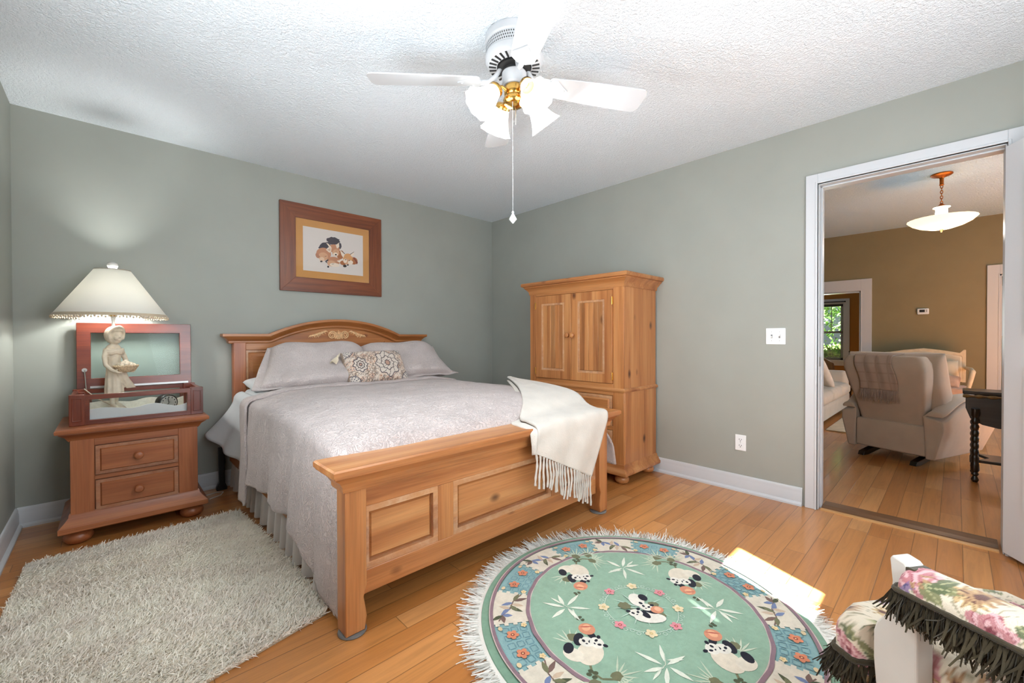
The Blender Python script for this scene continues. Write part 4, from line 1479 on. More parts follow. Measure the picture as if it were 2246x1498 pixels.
MB().mold([(-0.1, 0.150), (0.006, 0.150), (0.010, 0.140), (0.010, 0.130), (0.022, 0.110), (0.034, 0.098), (0.038, 0.092), (0.038, 0.076), (0.032, 0.070), (-0.2, 0.070)], rect).build('plinth_moulding', M['pine_x'], am, fix=True)
for (x, y) in ((-0.435, -0.435), (0.435, -0.435), (-0.435, -0.06), (0.435, -0.06)):
    MB().lathe([(0.028, 0), (0.042, 0.005), (0.052, 0.020), (0.053, 0.034), (0.046, 0.050), (0.036, 0.058), (0.032, 0.072)], (x, y, 0), 32).build('bun_foot', M['pine_x'], am)

# ---------------------------------------------------------------- framed fox picture on the back wall
pc = thing('framed_picture', 'oak framed picture of sleeping fox kits hanging over the bed', 'picture', (-1.822, -0.002, 1.478))
PWd, PHt = 0.862, 0.722
fw_ = 0.118
for nm, quad, mt in (('frame_rail', [(-PWd / 2, 0), (PWd / 2, 0), (PWd / 2 - fw_, fw_), (-PWd / 2 + fw_, fw_)], 'oakf_x'), ('frame_rail', [(-PWd / 2, PHt), (-PWd / 2 + fw_, PHt - fw_), (PWd / 2 - fw_, PHt - fw_), (PWd / 2, PHt)], 'oakf_x'),
                     ('frame_stile', [(-PWd / 2, 0), (-PWd / 2 + fw_, fw_), (-PWd / 2 + fw_, PHt - fw_), (-PWd / 2, PHt)], 'oakf_z'), ('frame_stile', [(PWd / 2, 0), (PWd / 2, PHt), (PWd / 2 - fw_, PHt - fw_), (PWd / 2 - fw_, fw_)], 'oakf_z')):
    MB().prism(quad, -0.024, 0.0, 'xz').build(nm, M[mt], pc, smooth=False, bevel=0.0015)
ix, iz = PWd / 2 - fw_, fw_
MB().box((-ix, -0.014, iz), (ix, -0.008, PHt - iz)).build('mat_board', plain('tan_mat_board', S(196, 140, 78), 0.8, noise=0.06, nscale=5), pc, smooth=False)
mx_, mz_ = 0.057, 0.060
px0, px1, pz0, pz1 = -ix + mx_, ix - mx_, iz + mz_, PHt - iz - mz_
art = MB().box((px0, -0.0150, pz0), (px1, -0.0138, pz1))
acol = [S(214, 204, 196)]


def colour(c):
    if c not in acol:
        acol.append(c)
    return acol.index(c)


lay = [0]


def AP(pts, c):
    """flat painted shape; pts in zoom pixels of the print (u right, v down), 0..1 inside the print"""
    lay[0] += 1
    y = -0.0150 - 0.00006 * lay[0]
    P = [(lerp(px0, px1, u), y, lerp(pz1, pz0, v)) for u, v in pts]
    art.add(P, [tuple(range(len(P)))], colour(c))


def zp(*pp):
    """picture sketch coordinates -> unit square (perspective of the sketch removed)"""
    out = []
    for x, y in pp:
        u = (x - 212) / (1735 - 212)
        top = lerp(100, 350, u)
        bot = lerp(1265, 1410, u)
        out.append((u * (1.0) , (y - top) / (bot - top)))
    return out


def ell(cx, cy, rx, ry, rot=0.0, n=22, jag=0.0):
    o = []
    for i in range(n):
        a = 2 * PI * i / n
        k = 1 + (jag * random.uniform(-1, 1) if jag else 0)
        x, y = rx * k * math.cos(a), ry * k * math.sin(a)
        o.append((cx + x * math.cos(rot) - y * math.sin(rot), cy + x * math.sin(rot) + y * math.cos(rot)))
    return o


FD, FR, FL, FC, FK, FN = S(66, 58, 66), S(186, 128, 94), S(204, 154, 118), S(226, 208, 188), S(40, 32, 32), S(164, 98, 52)
AP(zp(*ell(950, 480, 165, 100, 0.1, 26, 0.14)), FD)
AP(zp(*ell(730, 610, 150, 85, -0.35, 26, 0.14)), FD)
AP(zp(*ell(1100, 620, 60, 90, 0.2, 20, 0.1)), FD)
AP(zp(*ell(1130, 850, 90, 120, 0.2)), FN)                      # haunch behind
AP(zp(*ell(970, 690, 140, 110, 0.3)), FR)                      # top head
AP(zp(*ell(1010, 800, 90, 95, 0.25)), FL)
AP(zp(*ell(1000, 840, 62, 48, 0.1)), FC)
AP(zp((765, 535), (850, 660), (900, 650), (820, 560)), FC)
AP(zp((1010, 600), (1090, 530), (1100, 640), (1040, 690)), FC)
AP(zp(*ell(705, 830, 185, 160, 0.3)), FR)                      # left head
AP(zp(*ell(690, 900, 120, 110, 0.2)), FL)
AP(zp(*ell(660, 975, 62, 60, 0.2)), S(220, 186, 156))
AP(zp(*ell(550, 880, 40, 70, -0.4)), S(176, 120, 92))
AP(zp((760, 720), (850, 655), (905, 660), (890, 760), (850, 800)), FC)
AP(zp((790, 720), (860, 680), (880, 690), (860, 765)), S(196, 170, 150))
AP(zp(*ell(960, 1010, 170, 105, 0.15)), FR)                    # low head
AP(zp(*ell(900, 1080, 110, 78, 0.1)), FL)
AP(zp(*ell(980, 1120, 130, 52, 0.1)), FC)
AP(zp((1030, 1010), (1190, 970), (1110, 1060)), FC)
AP(zp(*ell(1200, 1060, 85, 60, 0.0)), FN)
AP(zp(*ell(1480, 1010, 105, 95, 0.3)), FN)                     # right body
AP(zp(*ell(1320, 930, 130, 115, 0.1)), S(206, 148, 92))        # right head
AP(zp(*ell(1310, 1030, 85, 80, 0.1)), FL)
AP(zp(*ell(1390, 1050, 70, 55, 0.0)), FC)
AP(zp(*ell(1250, 1010, 50, 55, 0.3)), FC)
AP(zp((1115, 720), (1245, 830), (1200, 930), (1150, 850)), FC)
AP(zp((1380, 830), (1490, 770), (1480, 860), (1420, 900)), FC)
AP(zp((1115, 720), (1245, 815), (1235, 832)), FK)
AP(zp((1375, 835), (1490, 765), (1488, 778), (1390, 845)), FK)
for c in ((645, 1030, 30, 22), (1008, 848, 24, 20), (812, 1168, 26, 26), (1318, 1118, 26, 18), (1240, 1145, 48, 34)):
    AP(zp(*ell(*c)), FK)
for (a, b, c, d) in ((575, 880, 620, 905), (715, 895, 790, 880), (890, 1095, 975, 1075), (1000, 760, 1030, 745)):
    AP(zp((a, b), ((a + c) / 2, max(b, d) + 10), (c, d), ((a + c) / 2, max(b, d) - 4)), S(92, 56, 44))
for c in ((1262, 980, 16, 12), (1358, 998, 16, 12)):
    AP(zp(*ell(*c)), S(70, 44, 30))
AP(zp((735, 1020), (800, 975), (830, 985), (770, 1040), (810, 1070), (760, 1060)), S(58, 46, 48))
AP(zp((1480, 900), (1560, 1010), (1590, 1050), (1560, 1110), (1545, 1060), (1470, 940)), S(120, 50, 30))
art.build('print', [plain('print_ink_%d' % i, c, 0.8) for i, c in enumerate(acol)], pc, smooth=False)
MB().box((-ix, -0.0225, iz), (ix, -0.0215, PHt - iz)).build('picture_glass', glass_mat('picture_glazing', (1, 1, 1, 1), 0.985, 0.03), pc, smooth=False)

# ---------------------------------------------------------------- ceiling fan with light kit
FX, FYY = -1.91, -2.362
fan = thing('ceiling_fan', 'white four blade ceiling fan with a lit brass light kit', 'ceiling fan', (FX, FYY, 0))
hz_ = MB().lathe([(0.10, 2.44), (0.128, 2.438), (0.131, 2.43), (0.131, 2.405), (0.126, 2.398), (0.126, 2.355), (0.131, 2.348), (0.131, 2.335), (0.126, 2.322), (0.118, 2.312), (0.078, 2.308), (0.076, 2.322), (0.02, 2.322)], (0, 0, 0), 64).build('motor_housing', M['fanwhite'], fan, ang=30)
sl = MB()
for k in range(26):
    a = 2 * PI * k / 26
    c, s_ = math.cos(a), math.sin(a)
    sl.tube([(0.082 * c, 0.082 * s_, 2.3085), (0.114 * c, 0.114 * s_, 2.3110)], 0.0046, 8)
sl.build('vent_slots', M['dark'], hz_)
hl = MB()
for k in range(80):
    for j in range(3):
        a = 2 * PI * (k + 0.5 * (j % 2)) / 80
        z = 2.363 + 0.013 * j
        c, s_ = math.cos(a), math.sin(a)
        t_ = (-s_, c)
        hl.add([(0.1268 * c + t_[0] * dx_ , 0.1268 * s_ + t_[1] * dx_, z + dz_) for dx_, dz_ in ((0, -0.005), (0.0028, 0), (0, 0.005), (-0.0028, 0))], [(0, 1, 2, 3)])
hl.build('perforated_band', M['dark'], hz_, smooth=False)
MB().lathe([(0.074, 2.320), (0.074, 2.300), (0.05, 2.296), (0.045, 2.27), (0.02, 2.268)], (0, 0, 0), 40).build('motor_core', M['dark'], fan)
MB().lathe([(0.052, 2.285), (0.056, 2.280), (0.056, 2.228), (0.050, 2.222), (0.02, 2.220)], (0, 0, 0), 40).build('switch_cup', M['fanwhite'], fan)
for ang_ in (139, 56, -29, -122):
    a = math.radians(ang_)
    bl = MB()
    # blade outline: narrow root, clipped round tip
    ol = [(0.165, -0.052), (0.30, -0.062), (0.52, -0.070), (0.620, -0.071), (0.637, -0.062), (0.647, -0.042), (0.647, 0.042), (0.637, 0.062), (0.620, 0.071), (0.52, 0.070), (0.30, 0.062), (0.165, 0.052), (0.155, 0.04), (0.155, -0.04)]
    bl.prism(ol, -0.003, 0.003, 'xy')
    bl.xf(Matrix.Translation((0, 0, 2.245)) @ Matrix.Rotation(a, 4, 'Z') @ Matrix.Rotation(math.radians(-13), 4, 'X'))
    b_ = bl.build('fan_blade', M['fanwhite'], fan, smooth=False, bevel=0.0015)
    br = MB()
    br.prism([(0.145, -0.018), (0.165, -0.045), (0.195, -0.048), (0.215, -0.030), (0.235, -0.014), (0.255, 0.0), (0.235, 0.014), (0.215, 0.030), (0.195, 0.048), (0.165, 0.045), (0.145, 0.018)], -0.009, -0.0035, 'xy')
    for q in ((0.185, -0.03), (0.185, 0.03), (0.235, 0)):
        br.ball((q[0], q[1], -0.010), 0.006, 10, (1, 1, 0.6))
    br.xf(Matrix.Translation((0, 0, 2.245)) @ Matrix.Rotation(a, 4, 'Z') @ Matrix.Rotation(math.radians(-13), 4, 'X'))
    k0 = len(br.v)
    br.tube([(0.150, 0, -0.006), (0.115, 0, -0.004), (0.085, 0, 0.022), (0.062, 0, 0.058), (0.056, 0, 0.066)], [0.013, 0.012, 0.011, 0.010, 0.008], 10)
    br.xf(Matrix.Translation((0, 0, 2.245)) @ Matrix.Rotation(a, 4, 'Z'), k0)
    br.build('blade_iron', M['fanwhite'], fan)
kit = MB().lathe([(0.040, 2.226), (0.046, 2.218), (0.046, 2.188), (0.040, 2.180), (0.047, 2.172), (0.050, 2.160), (0.046, 2.146), (0.030, 2.134), (0.012, 2.130), (0.001, 2.129)], (0, 0, 0), 40, wob=lambda a, t: 1 + (0.03 * math.cos(20 * a) if t > 0.5 else 0)).build('light_kit_hub', M['brass'], fan)
fan_l = []
for ang_ in (168, 258, 78, 348):
    a = math.radians(ang_)
    R_ = Matrix.Rotation(a, 4, 'Z')
    arm = MB().tube([(0.040, 0, 2.195), (0.062, 0, 2.205), (0.082, 0, 2.200), (0.094, 0, 2.185)], 0.0065, 10)
    arm.xf(R_)
    ao = arm.build('lamp_arm', M['brass'], fan)
    ax_ = Vector((0.66, 0, -0.75)).normalized()
    Q = R_ @ Matrix.Translation((0.090, 0, 2.190)) @ ax_.to_track_quat('Z', 'Y').to_matrix().to_4x4()
    hd_ = MB().lathe([(0.010, -0.004), (0.028, 0.0), (0.034, 0.008), (0.034, 0.022), (0.031, 0.024)], (0, 0, 0), 28).xf(Q).build('shade_holder', M['brass'], ao)
    sh = MB().lathe_open([(0.030, 0.018), (0.033, 0.035), (0.040, 0.060), (0.049, 0.085), (0.058, 0.105), (0.068, 0.122), (0.074, 0.130)], (0, 0, 0), 64,
                         wob=lambda a_, t: 1 + t * 0.045 * math.cos(10 * a_) + 0.012 * math.cos(30 * a_)).xf(Q)
    sh.build('glass_shade', M['fanshade'], ao, solid=0.002, ang=180)
    p = Q @ Vector((0, 0, 0.122))
    light('POINT', 'fan_bulb_light', (FX + p.x, FYY + p.y, p.z), 8.5, (0.90, 0.965, 1.0), 0.03)
# pull chain with crystal drop
cx_, cy_ = -0.030, -0.020
pcm = MB()
for k in range(150):
    pcm.ball((cx_, cy_, 2.230 - 0.0039 * k), 0.0015, 6)
ch = pcm.build('pull_chain', M['plate'], fan)
zc = 1.655
MB().lathe([(0.002, zc), (0.006, zc - 0.006), (0.004, zc - 0.012), (0.016, zc - 0.034), (0.017, zc - 0.038), (0.003, zc - 0.055), (0.001, zc - 0.056)], (cx_, cy_, 0), 8).build('crystal_drop', plain('crystal', S(232, 236, 232), 0.05, spec=0.9), ch, smooth=False)
MB().tube([(0.028, 0.02, 2.23), (0.028, 0.02, 2.07)], 0.0012, 6).build('short_chain', M['steel'], fan)

# ---------------------------------------------------------------- switch plate and outlet on the right wall
sw = thing('light_switch', 'white double toggle switch plate on the wall by the doorway', 'light switch', (-0.0005, -2.907, 1.097), -PI / 2)
MB().box((-0.058, -0.006, -0.055), (0.058, 0, 0.055)).build('plate', M['plate'], sw, bevel=0.003)
for k, x in enumerate((-0.023, 0.023)):
    MB().box((x - 0.005, -0.0066, -0.012), (x + 0.005, -0.0055, 0.012)).build('toggle_slot', plain('slot_grey%d' % k, S(120, 120, 120), 0.6), sw, smooth=False)
    z = 0.006 if k else -0.004
    MB().prism([(-0.006, z - 0.006), (-0.016, z - 0.003), (-0.016, z + 0.003), (-0.006, z + 0.006)], x - 0.0035, x + 0.0035, 'yz').build('toggle', M['plate'], sw, smooth=False)
    for z in (-0.030, 0.030):
        MB().lathe([(0.003, 0), (0.003, 0.001), (0.001, 0.0014)], (x, -0.0062, z), 12, axis='y').build('screw', M['steel'], sw)
ou = thing('wall_outlet', 'white duplex outlet low on the wall beside the armoire', 'outlet', (-0.0005, -2.691, 0.343), -PI / 2)
MB().box((-0.036, -0.006, -0.056), (0.036, 0, 0.056)).build('plate', M['plate'], ou, bevel=0.003)
for z in (-0.021, 0.021):
    r_ = MB().lathe([(0.017, 0), (0.017, 0.0025), (0.001, 0.0025)], (0, 0, 0), 24, axis='y')
    r_.xf(Matrix.Translation((0, -0.006, z)) @ Matrix.Scale(-1, 4, (0, 1, 0)) @ Matrix.Diagonal((1, 1, 0.8, 1)))
    ro = r_.build('receptacle', M['plate'], ou, fix=True)
    MB().box((-0.0085, -0.0092, z - 0.001), (-0.0055, -0.0082, z + 0.008)).box((0.0055, -0.0092, z - 0.001), (0.0085, -0.0082, z + 0.007)).lathe([(0.003, -0.0092), (0.003, -0.0082)], (0, 0, z - 0.008), 10, axis='y').build('slots', M['dark'], ro, smooth=False)
MB().lathe([(0.0025, -0.0075), (0.0025, -0.006)], (0, 0, 0), 10, axis='y').build('screw', M['steel'], ou)

# ---------------------------------------------------------------- shag rug beside the bed
sg = thing('shag_rug', 'beige shag rug on the floor between nightstand and bed', 'rug', (0, 0, 0))
RC = [(-3.545, -0.665), (-2.672, -0.645), (-2.618, -1.30), (-2.612, -1.985), (-2.63, -2.03), (-3.40, -2.19), (-3.58, -2.20)]


def in_poly(x, y, P):
    r = np.zeros(len(x), bool)
    j = len(P) - 1
    for i in range(len(P)):
        xi, yi = P[i]
        xj, yj = P[j]
        c = ((yi > y) != (yj > y)) & (x < (xj - xi) * (y - yi) / (yj - yi + 1e-12) + xi)
        r ^= c
        j = i
    return r


MB().prism(RC, 0.001, 0.010, 'xy').build('backing', plain('rug_backing', S(186, 172, 150), 0.9, noise=0.1), sg, smooth=False)
NB = 90000
X_ = rng.uniform(-3.60, -2.60, NB * 2)
Y_ = rng.uniform(-2.22, -0.63, NB * 2)
k_ = in_poly(X_, Y_, RC)
X_, Y_ = X_[k_][:NB], Y_[k_][:NB]
nn = len(X_)
fx_ = np.sin(5 * X_ + 2 * np.sin(4 * Y_)) * 0.5 + np.sin(9 * Y_ + 3 * X_) * 0.3
dirs = np.stack([0.55 + 0.35 * fx_ + rng.normal(0, 0.45, nn), -0.35 + 0.4 * np.cos(6 * Y_ + X_ * 3) + rng.normal(0, 0.45, nn), rng.uniform(0.55, 1.2, nn)], 1)
dirs /= np.linalg.norm(dirs, axis=1, keepdims=True)
pile = blades('pile', M['shag'], sg, np.stack([X_, Y_, np.full(nn, 0.008)], 1), dirs, rng.uniform(0.016, 0.028, nn), 0.0046, 2, 0.25, 0.25)
pile['kind'] = 'stuff'

# ---------------------------------------------------------------- round panda rug
rr_ = thing('round_rug', 'round green carved rug with pandas, bamboo border and white fringe', 'rug', (-1.726, -2.885, 0), math.radians(0))
RB = MB()
RB.lathe([(0.628, 0.0), (0.632, 0.006), (0.628, 0.012), (0.001, 0.0125)], (0, 0, 0), 160)
rcols = [S(124, 156, 134)]
rl = [0]


def rc(c):
    if c not in rcols:
        rcols.append(c)
    return rcols.index(c)


def RP_(pts, c, z=None):
    rl[0] += 1
    zz = 0.0128 + 0.0000060 * rl[0] if z is None else z
    RB.add([(p[0], p[1], zz) for p in pts], [tuple(range(len(pts)))], rc(c))


def ann(r0_, r1_, a0, a1, c, n=12, z=None, wig=0.0, wk=0):
    rl[0] += 1
    zz = 0.0128 + 0.0000060 * rl[0] if z is None else z
    vs = []
    for i in range(n + 1):
        a = lerp(a0, a1, i / n)
        w_ = wig * math.sin(wk * a)
        vs += [((r0_ + w_) * math.cos(a), (r0_ + w_) * math.sin(a), zz), ((r1_ + w_) * math.cos(a), (r1_ + w_) * math.sin(a), zz)]
    RB.add(vs, [(2 * i, 2 * i + 1, 2 * i + 3, 2 * i + 2) for i in range(n)], rc(c))


GOUT, TEAL, TEAL2, PURP, PINKP, CREAM = S(124, 156, 134), S(134, 168, 168), S(108, 144, 152), S(138, 112, 120), S(196, 176, 170), S(214, 204, 186)
GIN = S(142, 172, 150)
ann(0.452, 0.585, 0, 2 * PI, TEAL, 160)
# meander in the teal panels
for k in range(8):
    a0 = math.radians(22.5 + 45 * k)
    for j in range(-2, 3):
        for q in range(3):
            r_ = 0.467 + 0.034 * q + 0.012
            a_ = a0 + j * 0.075
            sz_ = 0.012
            for (da, dr_, la, lr) in ((-1, 0, 0.16, 1), (1, 0, 0.16, 1), (0, 1, 1, 0.16), (0, -1, 1, 0.16)):
                ca_, cr_ = a_ + da * sz_ / r_ * 1.1, r_ + dr_ * sz_
                ann(cr_ - sz_ * lr * 0.8, cr_ + sz_ * lr * 0.8, ca_ - sz_ / r_ * la, ca_ + sz_ / r_ * la, TEAL2, 2)
for k in range(8):
    am_ = math.radians(45 * k)
    hw = math.radians(10.2)
    ann(0.452, 0.585, am_ - hw, am_ + hw, CREAM, 14)
    for s_ in (-1, 1):
        for j in range(4):
            r_ = 0.462 + j * 0.034
            a1_, a2_ = sorted((am_ + s_ * hw, am_ + s_ * (hw + 0.022)))
            ann(r_, r_ + 0.016, a1_, a2_, CREAM, 3)


def pol(r, a):
    return (r * math.cos(a), r * math.sin(a))


def leafpts(x, y, L, w, ang):
    o = []
    for t, s in ((0, 0), (0.25, 0.8), (0.5, 1), (0.8, 0.5), (1, 0), (0.8, -0.5), (0.5, -1), (0.25, -0.8)):
        px, py = L * t, w * s
        o.append((x + px * math.cos(ang) - py * math.sin(ang), y + px * math.sin(ang) + py * math.cos(ang)))
    return o


def line(pts, w, c):
    for i in range(len(pts) - 1):
        (x0, y0), (x1, y1) = pts[i], pts[i + 1]
        d = math.hypot(x1 - x0, y1 - y0) + 1e-9
        nx, ny = -(y1 - y0) / d * w / 2, (x1 - x0) / d * w / 2
        RP_([(x0 + nx, y0 + ny), (x1 + nx, y1 + ny), (x1 - nx, y1 - ny), (x0 - nx, y0 - ny)], c)


OLIVE, DOL, BLUE, BRN, TAN_ = S(112, 112, 84), S(78, 84, 62), S(112, 126, 160), S(116, 92, 84), S(196, 172, 148)
for k in range(8):                      # bamboo sprigs on the cream panels
    a = math.radians(45 * k)
    R1 = Matrix.Rotation(a + PI / 2, 2)

    def W(t, r, a=a):                   # tangential, radial offset
        return (0.518 + r) * math.cos(a) - t * math.sin(a), (0.518 + r) * math.sin(a) + t * math.cos(a)
    line([W(-0.085, -0.045), W(-0.04, -0.012), W(0.01, 0.0), W(0.05, 0.028), W(0.085, 0.04)], 0.005, BRN)
    line([W(0.0, 0.0), W(0.02, -0.04)], 0.004, BRN)
    for (t, r, L, da, c) in ((-0.04, -0.012, 0.062, 1.9, BRN), (-0.04, -0.012, 0.055, 2.7, OLIVE), (-0.03, -0.010, 0.05, -1.2, BLUE), (0.0, 0.0, 0.058, 1.1, DOL), (0.0, 0.0, 0.062, -0.6, BLUE), (0.02, -0.03, 0.045, -2.4, OLIVE),
                             (0.05, 0.028, 0.05, -0.9, DOL), (0.05, 0.028, 0.045, 0.2, BRN), (0.01, 0.0, 0.048, -1.9, TAN_), (0.05, 0.028, 0.04, 1.6, BLUE), (-0.02, -0.006, 0.05, 1.35, TAN_)):
        x, y = W(t, r)
        RP_(leafpts(x, y, L, 0.0095, a + PI / 2 + da), c)


def flower(x, y, R, c, cc, ph=0.0):
    for j in range(5):
        an = ph + j * 2 * PI / 5
        RP_(ell(x + R * 0.58 * math.cos(an), y + R * 0.58 * math.sin(an), R * 0.46, R * 0.40, an, 10), c)
    RP_(ell(x, y, R * 0.34, R * 0.34, 0, 8), cc)
    RP_(ell(x, y, R * 0.14, R * 0.14, 0, 6), S(226, 196, 140))


for k in range(8):
    a0 = math.radians(22.5 + 45 * k)
    for s_ in (-1, 1):
        x, y = pol(0.528, a0 + s_ * 0.092)
        flower(x, y, 0.023, S(206, 130, 98), S(140, 70, 60), k)
        x, y = pol(0.475, a0 + s_ * 0.175)
        flower(x, y, 0.012, S(220, 196, 150), S(200, 170, 120), k)
        x, y = pol(0.565, a0 + s_ * 0.165)
        RP_(ell(x, y, 0.008, 0.011, a0), S(214, 190, 150))
ann(0.585, 0.597, 0, 2 * PI, PURP, 160)
ann(0.597, 0.601, 0, 2 * PI, PINKP, 160)
ann(0.0, 0.444, 0, 2 * PI, GIN, 128)
ann(0.437, 0.441, 0, 2 * PI, PINKP, 160)
ann(0.440, 0.454, 0, 2 * PI, PURP, 160, wig=0.0015, wk=24)

WHT, BLK, ORG = S(226, 220, 208), S(30, 30, 42), S(206, 138, 108)


def frm(px, py, ang, mir, sc):
    """local frame for one motif: v axis points to ang"""
    def T(u, v):
        u = -u if mir else u
        u, v = u * sc, v * sc
        return (px + u * math.sin(ang) + v * math.cos(ang), py - u * math.cos(ang) + v * math.sin(ang))
    return T


def TP(T, pts, c):
    RP_([T(*p) for p in pts], c)


def panda_face(T, cx, cy, r, tilt_):
    TP(T, ell(cx, cy, r, r * 0.86, tilt_), WHT)
    c, s = math.cos(tilt_), math.sin(tilt_)

    def L(x, y):
        return (cx + (x * c - y * s) * r, cy + (x * s + y * c) * r)
    for sx in (-1, 1):
        TP(T, ell(*L(sx * 0.82, 0.72), r * 0.34, r * 0.26, tilt_ + sx * 0.6, 12), BLK)
        TP(T, ell(*L(sx * 0.40, 0.12), r * 0.20, r * 0.27, tilt_ - sx * 0.5, 12), BLK)
    TP(T, ell(*L(0, -0.34), r * 0.17, r * 0.11, tilt_, 10), BLK)


def sprig(T, x, y, flip=1):
    line_ = [T(x, y), T(x + flip * 0.035, y - 0.03), T(x + flip * 0.075, y - 0.028), T(x + flip * 0.105, y + 0.005)]
    line(line_, 0.008, OLIVE)
    for (dx, dy) in ((0.10, 0.018), (0.125, -0.030), (0.07, -0.062)):
        cx, cy = x + flip * dx, y + dy
        for j in range(9):
            a = j * 0.35 - 1.4 + math.atan2(dy + 0.03, flip * (dx - 0.05))
            p = leafpts(cx, cy, 0.055 + 0.02 * (j % 3), 0.0035, a)
            TP(T, p, S(190, 200, 176))
        TP(T, ell(cx, cy, 0.019, 0.022, 0, 16, 0.18), OLIVE)
    for (dx, dy) in ((0.030, -0.030), (0.045, -0.024), (0.035, -0.045), (0.055, -0.040)):
        TP(T, ell(x + flip * dx, y + dy, 0.010, 0.008, dx * 20, 8), DOL)


def panda_pair(T):
    sprig(T, 0.045, -0.055)
    for j in range(5):
        TP(T, leafpts(-0.055, -0.035, 0.075, 0.004, 2.0 + j * 0.4), S(196, 204, 182))
    TP(T, ell(-0.070, -0.010, 0.022, 0.020, 0, 14, 0.15), OLIVE)
    TP(T, ell(0.022, -0.022, 0.046, 0.060, 0.35), S(220, 208, 188))
    TP(T, ell(-0.012, -0.072, 0.040, 0.030, 0.2), S(222, 212, 194))
    TP(T, ell(-0.045, -0.062, 0.019, 0.028, 0.6, 14), BLK)
    TP(T, ell(-0.050, 0.0, 0.020, 0.034, 0.6, 14), BLK)
    TP(T, ell(-0.032, 0.052, 0.024, 0.014, -0.3, 14), BLK)
    panda_face(T, -0.022, 0.012, 0.029, 0.7)
    panda_face(T, 0.006, 0.036, 0.029, -0.35)
    TP(T, ell(-0.066, 0.066, 0.033, 0.031, 0, 18), ORG)
    TP(T, ell(-0.072, 0.070, 0.016, 0.020, 0.4, 12), S(224, 168, 132))
    TP(T, leafpts(-0.094, 0.050, 0.06, 0.004, 0.9), S(178, 92, 76))
    for (x, y) in ((-0.125, 0.086), (-0.110, 0.094), (-0.128, 0.098)):
        TP(T, ell(x, y, 0.009, 0.007, x * 40, 8), DOL)


for k, (a, mir) in enumerate(((90, True), (0, False), (180, False), (270, True))):
    a = math.radians(a - 3)
    x, y = pol(0.318, a)
    panda_pair(frm(x, y, a + PI, mir, 0.96))
PALE = S(222, 224, 208)
for k in range(4):
    a = math.radians(45 + 90 * k)
    x, y = pol(0.290, a)
    T = frm(x, y, a + PI, False, 1.0)
    for (px, py, L, an, w_) in ((0.005, 0.0, 0.085, 0.5, 0.008), (0.0, 0.012, 0.080, 1.45, 0.007), (-0.01, 0.0, 0.095, 2.5, 0.008), (-0.008, -0.012, 0.075, 3.4, 0.008), (0.0, -0.012, 0.09, 4.4, 0.008), (0.01, -0.01, 0.08, 5.5, 0.009), (0.01, 0.02, 0.06, 0.05, 0.005), (-0.02, -0.02, 0.06, 3.95, 0.005)):
        TP(T, leafpts(px, py, L, w_, an), PALE)
    line([T(-0.05, -0.045), T(0.0, 0.0), T(0.012, 0.05)], 0.003, S(196, 206, 186))
# centre medallion: ring of blossoms and two pandas
ann(0.138, 0.1405, 0, 2 * PI, S(196, 212, 196), 64)
for k in range(40):
    a = k * 2 * PI / 40
    x, y = pol(0.146 + 0.007 * (k % 2), a)
    ann_r = 0.008
    for j in range(6):
        p0, p1 = ell(x, y, ann_r, ann_r, 0, 6)[j], ell(x, y, ann_r, ann_r, 0, 6)[(j + 1) % 6]
        line([p0, p1], 0.0018, S(196, 212, 200))
for k in range(8):
    x, y = pol(0.146, math.radians(-1 + 45 * k))
    if k % 2 == 0:
        flower(x, y, 0.022, S(214, 140, 146), S(180, 70, 90), k)
    else:
        flower(x, y, 0.022, S(226, 206, 168), S(204, 180, 130), k)
T = frm(0, 0, math.radians(45), False, 1.0)
for j in range(12):
    TP(T, leafpts(0, 0, 0.115, 0.003, j * 0.53), S(186, 206, 192))
TP(T, ell(-0.062, 0.012, 0.024, 0.022, 0, 16, 0.15), OLIVE)
TP(T, ell(0.055, 0.020, 0.022, 0.020, 0, 16, 0.15), OLIVE)
TP(T, ell(0.062, -0.045, 0.024, 0.020, 0, 16, 0.15), OLIVE)
line([T(-0.05, 0.0), T(-0.02, -0.02)], 0.006, OLIVE)
TP(T, ell(0.020, -0.060, 0.060, 0.030, 0.0), WHT)
TP(T, ell(-0.004, 0.050, 0.030, 0.042, 0.1), WHT)
TP(T, ell(0.026, 0.066, 0.018, 0.022, 0.3, 14), BLK)
TP(T, ell(0.034, -0.020, 0.030, 0.015, -0.4, 14), BLK)
TP(T, ell(0.006, -0.040, 0.014, 0.026, 0.5, 14), BLK)
panda_face(T, 0.022, 0.004, 0.026, -0.3)
panda_face(T, -0.028, -0.034, 0.027, 0.3)
TP(T, ell(0.060, -0.012, 0.026, 0.022, 0.3, 16), ORG)
TP(T, ell(0.064, -0.008, 0.013, 0.014, 0.3, 12), S(226, 172, 140))


def rugmat(i, c):
    t = NT('rug_wool_%d' % i)
    nz = t.n('TexNoise', Scale=30.0, Detail=5.0, Roughness=0.7)
    t.l(t.coords(rand=False), nz.inputs['Vector'])
    t.l(t.ramp(nz.outputs[0], [(0.3, tuple(q * 0.86 for q in c[:3]) + (1,)), (0.7, tuple(min(1, q * 1.08) for q in c[:3]) + (1,))]), t.b.inputs['Base Color'])
    t.set(Roughness=0.95)
    t.b.inputs['Specular IOR Level'].default_value = 0.1
    t.b.inputs['Sheen Weight'].default_value = 0.15
    n2 = t.n('TexNoise', Scale=420.0, Detail=1.0)
    t.l(t.coords(rand=False), n2.inputs['Vector'])
    t.bump(n2.outputs[0], 0.4, 0.002)
    return t.mat


